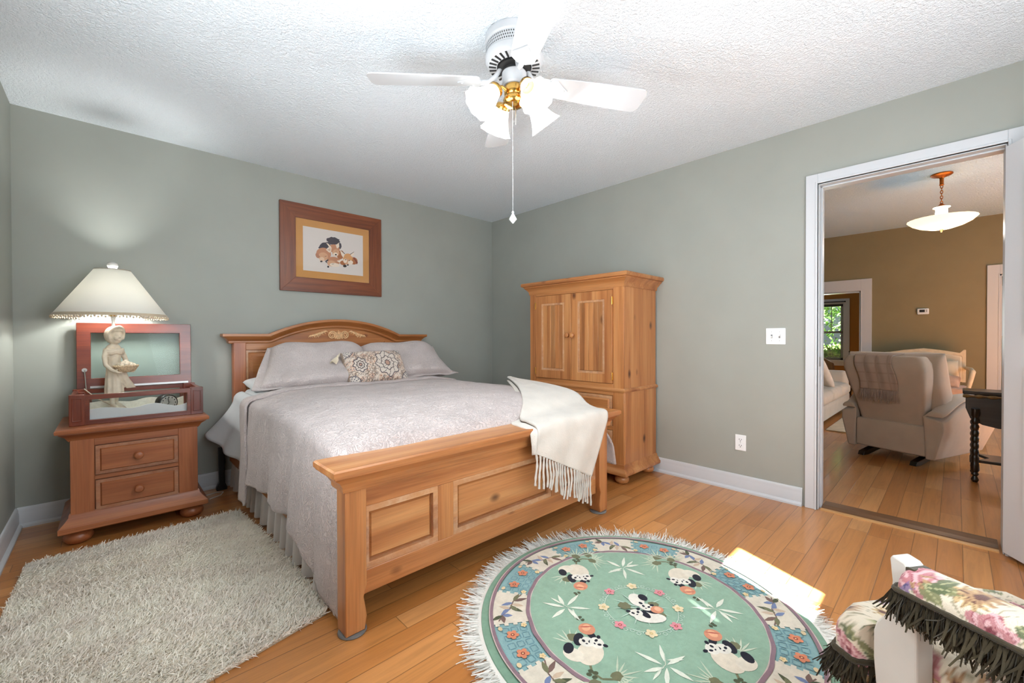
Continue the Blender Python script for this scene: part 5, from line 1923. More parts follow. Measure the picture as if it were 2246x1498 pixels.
RB.build('pile', [rugmat(i, c) for i, c in enumerate(rcols)], rr_, smooth=False)
MB().lathe([(0.626, 0.0015), (0.645, 0.002), (0.645, 0.005), (0.628, 0.009), (0.626, 0.008)], (0, 0, 0), 160).build('binding', M['fringe'], rr_)
NF = 2600
aa = rng.uniform(0, 2 * PI, NF)
sw_ = aa + rng.normal(0, 0.25, NF)
roots = np.stack([0.640 * np.cos(aa), 0.640 * np.sin(aa), np.full(NF, 0.004)], 1)
dirs = np.stack([np.cos(sw_), np.sin(sw_), rng.uniform(0.0, 0.12, NF)], 1)
fo = blades('fringe', M['fringe'], rr_, roots, dirs, rng.uniform(0.055, 0.088, NF), 0.0058, 3, 0.08, 0.12)

# ---------------------------------------------------------------- floral armchair by the front window (front faces local -y)
def floral(v, n, seed, scale=1.0, dens=1.0):
    """tapestry flowers for upholstery: n Nx2 surface coordinates in metres -> colours"""
    r1 = np.random.default_rng(seed)
    x, z = n[:, 0], n[:, 1]
    col = np.tile(np.array(S(222, 208, 186)[:3]), (len(n), 1))

    def put(mask, c, a=1.0):
        col[mask] = col[mask] * (1 - a) + np.array(c[:3]) * a
    w = np.sin(85 * x + 4 * np.sin(31 * z)) * np.sin(80 * z + 4 * np.sin(33 * x))
    put(np.abs(w) < 0.05, S(132, 122, 92), 0.7)
    lo, hi = n.min(0) - 0.02, n.max(0) + 0.02
    area = (hi[0] - lo[0]) * (hi[1] - lo[1])
    K = int(area / (0.040 * scale * dens) ** 2)
    P = r1.uniform(lo, hi, (K, 2))
    for i, (px, pz) in enumerate(P):
        d = np.hypot(x - px, z - pz)
        a = np.arctan2(z - pz, x - px)
        k = i % 6
        ph = r1.uniform(0, 6.28)
        if k in (0, 3):       # leaves
            R = 0.034 * scale
            for j in range(2):
                an = ph + j * 1.1
                u = (x - px) * np.cos(an) + (z - pz) * np.sin(an)
                t = -(x - px) * np.sin(an) + (z - pz) * np.cos(an)
                wd_ = 0.010 * scale * np.clip(np.sin(np.clip(u / R, 0, 1) * PI), 0, 1)
                mk = (u > 0) & (u < R) & (np.abs(t) < wd_)
                put(mk, S(96, 104, 72) if j else S(128, 128, 88), 0.95)
                put(mk & (np.abs(t) < 0.0012 * scale), S(176, 172, 130), 0.9)
        elif k == 1:          # roses built of ragged petals
            R = 0.027 * scale * (1 + 0.16 * np.cos(5 * a + ph))
            put(d < R, S(184, 116, 122), 0.9)
            put((d < R) & (np.sin(d * 330 / scale + 2.2 * np.sin(3 * a + ph)) > 0.25), S(220, 176, 176), 0.9)
            put((d < R) & (np.abs(np.sin(2.5 * a + d * 160 / scale + ph)) < 0.16), S(146, 66, 78), 0.85)
            put(d < R * 0.24, S(116, 44, 54), 0.9)
        elif k in (2, 4):     # tawny daisies
            R = 0.025 * scale * (0.72 + 0.28 * np.cos(9 * a + ph))
            put(d < R, S(198, 168, 122) if k == 2 else S(178, 140, 104), 0.95)
            put((d < R) & (np.abs(np.sin(4.5 * a + ph / 2)) < 0.18), S(140, 104, 74), 0.8)
            put(d < 0.008 * scale, S(104, 70, 62), 1)
        else:                 # violet blooms
            R = 0.018 * scale * (0.8 + 0.25 * np.cos(6 * a + ph))
            put(d < R, S(130, 104, 144), 0.9)
            put(d < R * 0.45, S(78, 76, 112), 0.9)
    return col


M['floral'] = vcol('floral_tapestry', 0.9, 0.5, 420)
M['chairwhite'] = plain('chalk_white_paint', S(214, 207, 198), 0.5, noise=0.03, nscale=10)
chr_ = thing('floral_armchair', 'white armchair with floral tapestry seat and arm pads and brown fringe', 'armchair', (-1.921, -3.876, 0), math.radians(146))
for sx in (-1, 1):
    # front arm support board: profile in (y, z), extruded in x
    pts = [(-0.120, 0.29), (-0.147, 0.335), (-0.152, 0.39), (-0.152, 0.450), (-0.146, 0.472), (-0.128, 0.500), (-0.116, 0.540), (-0.114, 0.580), (-0.119, 0.625), (-0.114, 0.634), (-0.090, 0.630), (-0.074, 0.616), (-0.060, 0.602), (-0.066, 0.530), (-0.066, 0.10), (-0.075, 0.0), (-0.115, 0.0), (-0.125, 0.15)]
    x0, x1 = sorted((sx * 0.194, sx * 0.236))
    MB().prism(pts, x0, x1, 'yz').build('arm_support', M['chairwhite'], chr_, smooth=False, bevel=0.004)
    # rear support board
    pts = [(0.055, 0.30), (0.035, 0.40), (0.045, 0.48), (0.075, 0.545), (0.16, 0.56), (0.23, 0.56), (0.23, 0.0), (0.185, 0.0), (0.165, 0.28)]
    MB().prism(pts, x0, x1, 'yz').build('rear_support', M['chairwhite'], chr_, smooth=False, bevel=0.004)
    # padded arm
    ap_ = MB()
    nn_, mm_ = 72, 150
    vs, uv = [], []
    for j in range(mm_):
        t = j / (mm_ - 1)
        y = lerp(-0.098, 0.22, t)
        e = min(1.0, math.sqrt(max(0.0, 1 - (1 - min(1.0, t / 0.07)) ** 2)) + 1e-3) * min(1.0, math.sqrt(max(0.0, 1 - (1 - min(1.0, (1 - t) / 0.05)) ** 2)) + 1e-3)
        for i in range(nn_):
            a = 2 * PI * i / nn_
            ca_, sa_ = math.cos(a), math.sin(a)
            x = 0.046 * (abs(ca_) ** 0.8) * (1 if ca_ > 0 else -1) * e
            z = 0.042 * (abs(sa_) ** 0.85) * (1 if sa_ > 0 else -0.55) * e
            vs.append((sx * 0.215 + x, y, 0.581 + z + 0.016 * t))
            uv.append((y, a * 0.046))
    fs = [(j * nn_ + i, j * nn_ + (i + 1) % nn_, (j + 1) * nn_ + (i + 1) % nn_, (j + 1) * nn_ + i) for j in range(mm_ - 1) for i in range(nn_)]
    ap_.add(vs, fs)
    ap_.vc = floral(None, np.array(uv), 11 + sx, 1.2, 0.8)
    pad = ap_.build('arm_pad', M['floral'], chr_, ang=180)
    # gimp and bullion fringe under the pad
    fr_ = []
    for t in np.linspace(0, 1, 900):
        y = lerp(-0.092, 0.215, t)
        for s_ in (-1, 1):
            fr_.append((sx * 0.215 + s_ * 0.043, y, 0.576 + 0.016 * t))
    for a in np.linspace(PI, 2 * PI, 120):
        fr_.append((sx * 0.215 + 0.043 * math.cos(a), -0.092 + 0.010 * math.sin(a), 0.575))
    fr_ = np.array(fr_)
    nF = len(fr_)
    dd = np.stack([rng.normal(0, 0.22, nF), rng.normal(0, 0.22, nF), -np.ones(nF)], 1)
    blades('bullion_fringe', M['mossfr'], pad, fr_, dd / np.linalg.norm(dd, axis=1, keepdims=True), rng.uniform(0.042, 0.060, nF), 0.006, 2, 0.0, 0.15)
    gp = MB()
    loop = [(sx * 0.215 + 0.045, lerp(0.21, -0.085, t), 0.580 + 0.016 * (1 - t)) for t in np.linspace(0, 1, 20)] + [(sx * 0.215 + 0.045 * math.cos(a), -0.086 + 0.014 * -math.sin(a), 0.579) for a in np.linspace(0.2, PI - 0.2, 12)] + [(sx * 0.215 - 0.045, lerp(-0.085, 0.21, t), 0.580 + 0.016 * t) for t in np.linspace(0, 1, 20)]
    gp.tube(loop, [0.005 + 0.0012 * (i % 2) for i in range(len(loop))], 8)
    gp.build('gimp', M['mossfr'], pad)
    gp = MB().box((sx * 0.215 - 0.022, -0.088, 0.612), (sx * 0.215 + 0.022, -0.070, 0.624)).build('gimp_band', M['mossfr'], chr_, bevel=0.003)
# seat: domed floral cushion with fringe skirt
SW0, SW1, SY0, SY1 = 0.250, 0.165, -0.258, 0.235


def seat_outline(t):
    """closed outline of the seat, t in 0..1 from front-left"""
    P = [(-SW0, SY0 + 0.03), (-SW0 + 0.06, SY0), (SW0 - 0.06, SY0), (SW0, SY0 + 0.03), (SW0, -0.18), (SW0 - 0.055, -0.16), (SW0 - 0.058, -0.04), (SW1 + 0.01, 0.02), (SW1, SY1), (-SW1, SY1), (-SW1 - 0.01, 0.02), (-SW0 + 0.058, -0.04), (-SW0 + 0.055, -0.16), (-SW0, -0.18)]
    n = len(P)
    L = [math.dist(P[i], P[(i + 1) % n]) for i in range(n)]
    s = (t % 1.0) * sum(L)
    for i in range(n):
        if s <= L[i]:
            q = s / L[i]
            a, b = P[i], P[(i + 1) % n]
            return (lerp(a[0], b[0], q), lerp(a[1], b[1], q))
        s -= L[i]
    return P[0]


st = MB()
nU = 420
rings_ = [(1.0, z_) for z_ in np.linspace(0.335, 0.405, 26)] + [(0.998, 0.411), (0.993, 0.420), (0.985, 0.428), (0.95, 0.444), (0.90, 0.452)] + [(k, 0.452 + 0.006 * (1 - k * k)) for k in np.linspace(0.85, 0.03, 46)]
vs, uv = [], []
for (k, z) in rings_:
    for i in range(nU):
        x, y = seat_outline(i / nU)
        cx, cy = 0.0, -0.02
        xx, yy = cx + (x - cx) * k, cy + (y - cy) * k
        vs.append((xx, yy, z))
        uv.append((xx * (1 + 0.0), yy) if k < 0.985 else (xx + (0.428 - z) * x / math.hypot(x, y + 0.02), yy + (0.428 - z) * (y + 0.02) / math.hypot(x, y + 0.02)))
fs = [(j * nU + i, j * nU + (i + 1) % nU, (j + 1) * nU + (i + 1) % nU, (j + 1) * nU + i) for j in range(len(rings_) - 1) for i in range(nU)]
fs.append(tuple(range((len(rings_) - 1) * nU, len(rings_) * nU)))
st.add(vs, fs)
st.vc = floral(None, np.array(uv), 5, 0.95, 1.5)
seat = st.build('seat', M['floral'], chr_, ang=180)
ro_ = np.array([(*seat_outline(t), 0.358) for t in np.linspace(0, 1, 5200)])
cen = np.array([0, -0.02, 0.358])
out_ = ro_ - cen
out_ /= np.linalg.norm(out_, axis=1, keepdims=True) + 1e-9
ro_ = ro_ + out_ * 0.006
dd = np.stack([out_[:, 0] * 0.25 + rng.normal(0, 0.16, len(ro_)), out_[:, 1] * 0.25 + rng.normal(0, 0.16, len(ro_)), -np.ones(len(ro_))], 1)
blades('seat_fringe', M['mossfr'], seat, ro_, dd / np.linalg.norm(dd, axis=1, keepdims=True), rng.uniform(0.046, 0.064, len(ro_)), 0.0058, 2, 0.0, 0.12)
gl_ = [(*seat_outline(t), 0.360) for t in np.linspace(0, 1, 240)[:-1]]
MB().tube([(p[0] * 1.012, (p[1] + 0.02) * 1.012 - 0.02, p[2]) for p in gl_], [0.0065 + 0.0012 * (i % 2) for i in range(len(gl_))], 8, closed=True).build('seat_gimp', M['mossfr'], seat)
# lower upholstered rail and back
lr = MB()
vs, uv = [], []
for z in np.linspace(0.335, 0.24, 20):
    for i in range(nU):
        x, y = seat_outline(i / nU)
        vs.append((x * 0.965, (y + 0.02) * 0.965 - 0.02, z))
        uv.append((i / nU * 2.0, z))
fs = [(j * nU + i, j * nU + (i + 1) % nU, (j + 1) * nU + (i + 1) % nU, (j + 1) * nU + i) for j in range(19) for i in range(nU)]
lr.add(vs, fs)
lr.vc = floral(None, np.array(uv), 21, 1.0)
lr.build('seat_rail', M['floral'], chr_, ang=180)
bk_ = MB()
pol_ = [(-0.20, 0.46), (0.20, 0.46), (0.215, 0.80), (0.17, 0.94), (0.08, 0.985), (-0.08, 0.985), (-0.17, 0.94), (-0.215, 0.80)]
MB().prism(pol_, 0.24, 0.285, 'xz').xf(Matrix.Identity(4)).build('back_frame', M['chairwhite'], chr_, bevel=0.006)
bp = MB()
vs, uv = [], []
for k in np.linspace(1.0, 0.02, 30):
    for i in range(120):
        a = 2 * PI * i / 120
        x = 0.16 * k * math.copysign(abs(math.cos(a)) ** 0.6, math.cos(a))
        z = 0.70 + 0.20 * k * math.copysign(abs(math.sin(a)) ** 0.6, math.sin(a))
        vs.append((x, 0.238 - 0.045 * math.sqrt(max(0, 1 - k ** 4)), z))
        uv.append((x, z))
bp.add(vs, [(j * 120 + i, j * 120 + (i + 1) % 120, (j + 1) * 120 + (i + 1) % 120, (j + 1) * 120 + i) for j in range(29) for i in range(120)])
bp.vc = floral(None, np.array(uv), 31, 1.3)
bp.build('back_pad', M['floral'], chr_, ang=180)
for sx in (-1, 1):
    MB().box((sx * 0.185 - 0.022, 0.235, 0), (sx * 0.185 + 0.022, 0.285, 0.5)).build('back_leg', M['chairwhite'], chr_, bevel=0.004)

# ---------------------------------------------------------------- the living room beyond the doorway
FO1 = (-2.690, -1.75, -0.01, 1.83)      # opening to the dining room (in the far wall)
FO2 = (-5.1, -4.150, -0.01, 1.935)      # opening to the green room
FT = 0.14
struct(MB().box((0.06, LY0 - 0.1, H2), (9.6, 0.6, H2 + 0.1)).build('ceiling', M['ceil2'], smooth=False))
slab_wall('wall_living_near', M['ochre'], 'x', 0.065, 0.065, LY0, LY1, 0, H2, [(DY1, DY0, -0.01, DZ)])
slab_wall('wall_far', M['ochre'], 'x', LX1, FT, LY0, LY1, 0, H2, [FO1, FO2])
slab_wall('wall_living_left', M['ochre'], 'y', LY1, 0.12, 0.065, 9.5, 0, H2)
slab_wall('wall_living_front', M['ochre'], 'y', LY0, -0.12, 0.065, 9.5, 0, H2, [(1.5, 3.9, 0.6, 2.2)])
casing('trim_5', 'x', LX1, -1, FO1[0], FO1[1], FO1[3], 0.135, 0.022, head=0.185)
casing('trim_6', 'x', LX1, -1, FO2[0], FO2[1], FO2[3], 0.115, 0.022, head=0.13)
for nm_, yy, a, b, zt in (('trim_7', FO1, LX1 - 0.005, LX1 + FT + 0.005, FO1[3]), ('trim_8', FO2, LX1 - 0.005, LX1 + FT + 0.005, FO2[3])):
    q = MB().box((a, yy[0], 0), (b, yy[0] + 0.02, zt)).box((a, yy[1] - 0.02, 0), (b, yy[1], zt)).box((a, yy[0], zt - 0.02), (b, yy[1], zt))
    struct(q.build(nm_, M['white'], smooth=False, bevel=0.002))
baseboard('baseboard_far', (LX1, FO1[0] - 0.137), (LX1, FO2[1] + 0.117))
# dining room with its window
DX = 8.0
WY0, WY1, WZ0, WZ1 = -2.10, -1.25, 0.60, 1.79
slab_wall('wall_dining_far', M['ochre2'], 'x', DX, 0.14, -3.4, LY1, 0, H2, [(WY0, WY1, WZ0, WZ1)])
slab_wall('wall_dining_side', M['ochre2'], 'y', -3.4, 0.12, LX1 + FT, DX, 0, H2)
casing('trim_9', 'x', DX, -1, WY0, WY1, WZ1, 0.11, 0.022, z0=WZ0, sill=True, mat=M['white'])
w3 = struct(thing('window_3', '', 'window', (DX, 0, 0)))
del w3['label'], w3['category']
q = MB()
for (ya, yb, za, zb) in ((WY0, WY0 + 0.05, WZ0, WZ1), (WY1 - 0.05, WY1, WZ0, WZ1), (WY0, WY1, WZ0, WZ0 + 0.05), (WY0, WY1, WZ1 - 0.05, WZ1), (WY0, WY1, 1.17, 1.215)):
    q.box((0.04, ya, za), (0.08, yb, zb))
q.box((0.05, (WY0 + WY1) / 2 - 0.010, 1.215), (0.07, (WY0 + WY1) / 2 + 0.010, WZ1 - 0.05)).box((0.05, WY0 + 0.20, 1.215), (0.07, WY0 + 0.215, WZ1 - 0.05))
q.build('window_sash', plain('grey_sash', S(150, 152, 156), 0.5), w3, smooth=False)
MB().box((0.058, WY0 + 0.03, WZ0 + 0.03), (0.062, WY1 - 0.03, WZ1 - 0.03)).build('window_pane', M['winglass'], w3, smooth=False)
bl_ = thing('window_blind', 'white slatted blind lowered over the upper sash of the dining room window', 'blind', (DX + 0.02, (WY0 + WY1) / 2, WZ1 - 0.01))
MB().box((-0.015, (WY0 - WY1) / 2 + 0.01, -0.04), (0.02, (WY1 - WY0) / 2 - 0.01, 0.0)).build('head_rail', M['black'], bl_, smooth=False)
q = MB()
for k in range(44):
    z = -0.05 - 0.0255 * k
    q.add([(-0.010, (WY0 - WY1) / 2 + 0.012, z + 0.001), (0.010, (WY0 - WY1) / 2 + 0.012, z - 0.001), (0.010, (WY1 - WY0) / 2 - 0.012, z - 0.001), (-0.010, (WY1 - WY0) / 2 - 0.012, z + 0.001)], [(0, 1, 2, 3)])
q.build('slats', M['plate'], bl_, smooth=False, solid=0.001)
tag(MB().tube([(DX - 0.06, WY0 - 0.03, WZ1 + 0.045), (DX - 0.06, WY1 + 0.05, WZ1 + 0.045)], 0.011, 10).ball((DX - 0.06, WY0 - 0.035, WZ1 + 0.045), 0.016, 12).build('curtain_rod', M['black']), 'black curtain rod across the top of the dining room window', 'curtain rod')
# garden outside that window
tm = thing('tree', 'leafy green tree with pale trunk outside the dining room window', 'tree', (12.5, -2.35, 0))
MB().tube([(0, 0.1, -0.5), (0.05, 0.25, 1.0), (0.1, 0.45, 2.2), (0.0, 0.7, 3.2)], [0.22, 0.19, 0.15, 0.10], 12).tube([(0.05, 0.28, 1.1), (-0.2, -0.1, 1.9), (-0.4, -0.4, 3.0)], [0.13, 0.10, 0.07], 10).build('trunk', plain('pale_bark', S(176, 172, 162), 0.9, noise=0.25, nscale=8), tm)
LFm = plain('tree_leaf', S(88, 124, 62), 0.7, noise=0.4, nscale=3)
LF2 = plain('hedge_leaf', S(128, 164, 72), 0.7, noise=0.35, nscale=5)
nL = 3600
c0 = rng.normal(0, 1, (nL, 3)) * np.array([0.9, 1.3, 1.0]) + np.array([0.2, 0.3, 2.6])
dl_ = rng.normal(0, 1, (nL, 3))
blades('foliage', LFm, tm, c0, dl_ / np.linalg.norm(dl_, axis=1, keepdims=True), rng.uniform(0.10, 0.18, nL), 0.075, 2, 0.2, 0.2)
sb = thing('shrub', 'bright green clipped shrub low outside the dining room window', 'shrub', (10.6, -1.9, 0))
nL = 4200
c0 = rng.normal(0, 1, (nL, 3))
c0 /= np.linalg.norm(c0, axis=1, keepdims=True)
c0 = c0 * np.array([0.55, 1.3, 0.48]) * rng.uniform(0.75, 1.03, (nL, 1)) + np.array([0, 0, 0.42])
dl_ = rng.normal(0, 1, (nL, 3)) + np.array([0, 0, 0.6])
blades('foliage', LF2, sb, c0, dl_ / np.linalg.norm(dl_, axis=1, keepdims=True), rng.uniform(0.05, 0.09, nL), 0.04, 2, 0.1, 0.2)
MB().ball((0, 0, 0.40), 0.45, 20, (1.0, 2.5, 0.9)).build('inner_twigs', plain('shrub_shade', S(70, 96, 44), 0.9), sb)  # dark green core; shade inside the foliage put into its colour
struct(MB().box((9.6, -30, -0.42), (60, 30, -0.3)).build('ground', plain('lawn', S(120, 150, 74), 0.9, noise=0.25, nscale=2), smooth=False))
# green room with round mirror, its amber reflection painted as colour, and chair post
slab_wall('wall_green_room', M['greenwall'], 'x', 7.6, 0.12, LY0, -3.4, 0, H2)
mi = thing('wall_mirror', 'white framed amber panel on the green wall through the far right doorway', 'mirror', (7.585, -4.62, 1.52), -PI / 2)
fy_ = MB()
fy_.frame(-0.36, -0.40, 0.36, 0.40, 0.075, -0.035, 0.0)
fy_.frame(-0.38, -0.42, 0.38, 0.42, 0.02, -0.045, 0.0)
fy_.build('frame', M['white'], mi, smooth=False, bevel=0.006)
MB().box((-0.29, -0.012, -0.33), (0.29, -0.006, 0.33)).build('panel', M['amber'], mi, smooth=False)
dcx = thing('dining_chair', 'dark wooden ladder back chair standing in the green room', 'chair', (7.25, -4.60, 0), -PI / 2)
for (x, y, h) in ((-0.2, 0.19, 0.86), (0.2, 0.19, 0.86), (-0.2, -0.19, 0.45), (0.2, -0.19, 0.45)):
    MB().tube([(x, y, 0), (x, y, h)], [0.014, 0.018], 10).build('leg', M['brown_z'], dcx)
MB().box((-0.22, -0.21, 0.43), (0.22, 0.21, 0.46)).build('seat', M['brown_x'], dcx, bevel=0.006)
for z in (0.58, 0.68, 0.78):
    MB().box((-0.19, 0.182, z), (0.19, 0.198, z + 0.055)).build('back_slat', M['brown_x'], dcx, bevel=0.004)
# living room window that lights it
w4 = struct(thing('window_4', '', 'window', (2.7, LY0, 0.6)))
del w4['label'], w4['category']
MB().frame(-1.2, 0, 1.2, 1.6, 0.05, -0.09, -0.02).box((-0.03, -0.08, 0.05), (0.03, -0.02, 1.55)).box((-1.15, -0.08, 0.78), (1.15, -0.03, 0.83)).build('window_sash', M['white'], w4, smooth=False)
MB().box((-1.15, -0.058, 0.05), (1.15, -0.054, 1.55)).build('window_pane', M['winglass'], w4, smooth=False)

# thermostat
th = thing('thermostat', 'small white thermostat on the ochre living room wall', 'thermostat', (LX1 - 0.0005, -3.405, 1.465), -PI / 2)
MB().box((-0.064, -0.026, -0.044), (0.064, 0, 0.044)).build('body', M['plate'], th, bevel=0.012, seg=4)
MB().box((-0.038, -0.0275, -0.012), (0.020, -0.0255, 0.026)).build('display', M['dark'], th, smooth=False)
for z in (0.018, 0.0, -0.016):
    MB().box((0.032, -0.0285, z - 0.005), (0.046, -0.0255, z + 0.005)).build('button', plain('grey_button', S(128, 130, 130), 0.5) if z > -0.01 else M['plate'], th, bevel=0.001)

# pendant
pe = thing('pendant_light', 'lit alabaster bowl pendant hanging on a copper chain in the living room', 'pendant light', (2.918, -3.635, 0))
MB().lathe([(0.082, H2), (0.084, H2 - 0.010), (0.072, H2 - 0.020), (0.05, H2 - 0.026), (0.020, H2 - 0.040), (0.016, H2 - 0.05), (0.016, H2 - 0.105), (0.020, H2 - 0.11), (0.012, H2 - 0.12), (0.001, H2 - 0.122)], (0, 0, 0), 36).build('canopy', M['copper'], pe)
cn = MB()
for k in range(7):
    z = H2 - 0.130 - k * 0.027
    pts = [(0.009 * math.cos(a) if k % 2 else 0, 0 if k % 2 else 0.009 * math.cos(a), z + 0.018 * math.sin(a)) for a in np.linspace(0, 2 * PI, 13)[:-1]]
    cn.tube(pts, 0.0035, 6, closed=True)
cn.build('chain', M['copper'], pe)
MB().lathe([(0.004, 2.455), (0.012, 2.448), (0.020, 2.436), (0.034, 2.424), (0.036, 2.416), (0.01, 2.414)], (0, 0, 0), 28).build('cap', M['copper'], pe)
MB().lathe([(0.030, 2.420), (0.064, 2.412), (0.066, 2.406), (0.046, 2.398), (0.044, 2.375), (0.046, 2.335), (0.038, 2.305), (0.026, 2.270)], (0, 0, 0), 36, wob=lambda a, t: 1 + (0.02 * math.cos(16 * a) if t > 0.6 else 0)).build('upper_cup', M['bowl'], pe)
MB().lathe([(0.258, 2.292), (0.254, 2.284), (0.225, 2.254), (0.165, 2.220), (0.09, 2.196), (0.02, 2.187), (0.001, 2.186)], (0, 0, 0), 64, wob=lambda a, t: 1 + 0.012 * math.cos(24 * a)).build('bowl', M['bowl'], pe, solid=0.004)
MB().lathe([(0.010, 2.190), (0.016, 2.184), (0.012, 2.176), (0.005, 2.170), (0.009, 2.163), (0.001, 2.156)], (0, 0, 0), 20).build('finial', M['copper'], pe)
light('POINT', 'pendant_light_up', (2.918, -3.635, 2.345), 14.0, (0.78, 0.92, 1.0), 0.05)
light('POINT', 'pendant_light_down', (2.918, -3.635, 2.12), 6.0, (1.0, 0.96, 0.90), 0.08)

# recliner seen from behind (front faces local -y)
rc_ = thing('recliner', 'beige recliner turned away, a fringed throw over its back', 'recliner', (2.12, -3.46, 0), math.radians(70))


def rbox(mb, x0, x1, y0, y1, z0, z1, r=0.03, lean=0.0, n=6, bul=0.0):
    """soft box: rounded cross-section in xy lofted in z, leaning in y"""
    rings = []
    for z, k in ((z0, r * 0.5), (z0 + r * 0.5, 0), (lerp(z0, z1, 0.35), -bul), (lerp(z0, z1, 0.7), -bul), (z1 - r * 0.6, 0), (z1 - r * 0.15, r * 0.35), (z1, r * 0.9)):
        R = []
        ly = lean * (z - z0)
        for (cx, cy, a0) in ((x1 - r, y1 - r, 0), (x0 + r, y1 - r, PI / 2), (x0 + r, y0 + r, PI), (x1 - r, y0 + r, 1.5 * PI)):
            for i in range(n + 1):
                a = a0 + PI / 2 * i / n
                R.append((cx + (r - k) * math.cos(a), cy + (r - k) * math.sin(a) + ly, z))
        rings.append(R)
    return mb.loft(rings)


back = MB()
# shaped back shell: flares upwards, top edge softly rolled, leaning backwards (towards +y)
rings = []
for t in np.linspace(0, 1, 12):
    z = lerp(0.30, 0.925, t)
    hw = lerp(0.235, 0.300, smooth(t * 1.1)) - (0.03 * max(0, (t - 0.85) / 0.15) ** 2)
    yb = 0.335 + 0.22 * t - 0.05 * max(0, (t - 0.82) / 0.18) ** 2
    yf = yb - lerp(0.16, 0.20, t) + 0.06 * max(0, (t - 0.82) / 0.18) ** 2
    r = 0.045
    R = []
    for (cx, cy, a0) in ((hw - r, yb - r, 0), (-hw + r, yb - r, PI / 2), (-hw + r, yf + r, PI), (hw - r, yf + r, 1.5 * PI)):
        for i in range(6):
            a = a0 + PI / 2 * i / 5
            R.append((cx + r * math.cos(a), cy + r * math.sin(a), z))
    rings.append(R)
back.loft(rings)
back.build('backrest', M['beige'], rc_, bevel=0.012, seg=3)
hd_ = MB()
pm_ = pillow_mesh(0.70, 0.56, 0.28, 40, 30)
pm_.xf(Matrix.Translation((0, 0.22, 0.69)) @ Matrix.Rotation(-0.34, 4, 'X'))
pm_.build('head_cushion', M['beige'], rc_, fix=True, ang=180)
rbox(MB(), -0.255, 0.255, 0.28, 0.375, 0.085, 0.34, 0.02, 0.0).build('rear_skirt', M['beige'], rc_)
rbox(MB(), -0.25, 0.25, -0.40, 0.30, 0.14, 0.46, 0.05).build('seat', M['beige'], rc_)
rbox(MB(), -0.26, 0.26, -0.46, -0.38, 0.12, 0.44, 0.03).build('footrest', M['beige'], rc_)
for sx in (-1, 1):
    x0, x1 = sorted((sx * 0.255, sx * 0.380))
    arm = MB()
    rings = []
    for y in np.linspace(0.385, -0.44, 14):
        t = (0.385 - y) / 0.825
        zt = lerp(0.475, 0.60, smooth(t * 2.5)) - 0.03 * smooth((t - 0.75) / 0.25)
        bul = 0.02 + 0.035 * smooth(t * 2)
        o0, o1 = sx * 0.255, sx * (0.345 + bul)
        mid = (o0 + o1) / 2
        hw = abs(o1 - o0) / 2
        R = [(o0, y, 0.07), (o0, y, zt - 0.05)]
        for a in np.linspace(PI, 0, 9):
            R.append((mid + (sx * -1) * -hw * math.cos(PI - a) * 1.0, y, zt - 0.05 + 0.05 * math.sin(a)))
        R += [(o1, y, zt - 0.08), (sx * (0.345 + bul * 1.2), y, 0.32), (sx * (0.310 + bul * 0.2), y, 0.07)]
        rings.append(R)
    arm.loft(rings)
    arm.build('arm', M['beige'], rc_, bevel=0.015, seg=3, fix=True)
for sx in (-1, 1):
    MB().prism([(0.42, 0.0), (0.40, 0.035), (0.2, 0.07), (-0.25, 0.09), (-0.25, 0.05), (0.15, 0.03), (0.34, 0.0)], sx * 0.19 - 0.025, sx * 0.19 + 0.025, 'yz').build('base_runner', M['brown_y'], rc_, smooth=False, bevel=0.004)
MB().box((-0.2, -0.2, 0.06), (0.2, 0.26, 0.14)).build('base_frame', M['brown_x'], rc_)
# throw on the recliner's back
tw = thing('recliner_throw', 'taupe checked throw with fringe hanging over the back of the recliner', 'throw', (2.12, -3.46, 0), math.radians(70))


def back_y(z):
    t = (z - 0.30) / 0.625
    return 0.335 + 0.22 * t - 0.05 * max(0, (t - 0.82) / 0.18) ** 2


def tw_fn(u, v):
    x = lerp(0.175, -0.105, u) + 0.012 * math.sin(v * 6)
    if v < 0.2:
        k = v / 0.2
        return (x, lerp(0.36, back_y(0.9) + 0.008, k), 0.942 - 0.012 * k)
    z = lerp(0.925, 0.625, (v - 0.2) / 0.8)
    return (x, back_y(z) + 0.016 + 0.004 * math.sin(u * 20), z)


t_ = NT('taupe_check')
wv = []
vv = t_.coords(rand=False)
sx_ = t_.t.nodes.new('ShaderNodeSeparateXYZ')
t_.l(vv, sx_.inputs[0])
ck1 = t_.math('GREATER_THAN', t_.math('SINE', t_.math('MULTIPLY', sx_.outputs[0], 75.0)), 0.9)
ck2 = t_.math('GREATER_THAN', t_.math('SINE', t_.math('MULTIPLY', sx_.outputs[2], 75.0)), 0.9)
t_.l(t_.mix(t_.math('MAXIMUM', ck1, ck2), S(180, 158, 142), S(170, 148, 131)), t_.b.inputs['Base Color'])
t_.set(Roughness=0.95)
n2_ = t_.n('TexNoise', Scale=300.0)
t_.l(vv, n2_.inputs['Vector'])
t_.bump(n2_.outputs[0], 0.5, 0.002)
MB().grid(tw_fn, 30, 40).build('woven_panel', t_.mat, tw, solid=0.008, ang=180)
q = []
for u in np.linspace(0, 1, 420):
    p = tw_fn(u, 1.0)
    q.append(p)
q = np.array(q)
dd = np.stack([rng.normal(0, 0.18, len(q)), rng.normal(0.02, 0.08, len(q)), -np.ones(len(q))], 1)
blades('fringe', M['taupe'], tw, q, dd / np.linalg.norm(dd, axis=1, keepdims=True), rng.uniform(0.075, 0.11, len(q)), 0.005, 3, 0, 0.08)

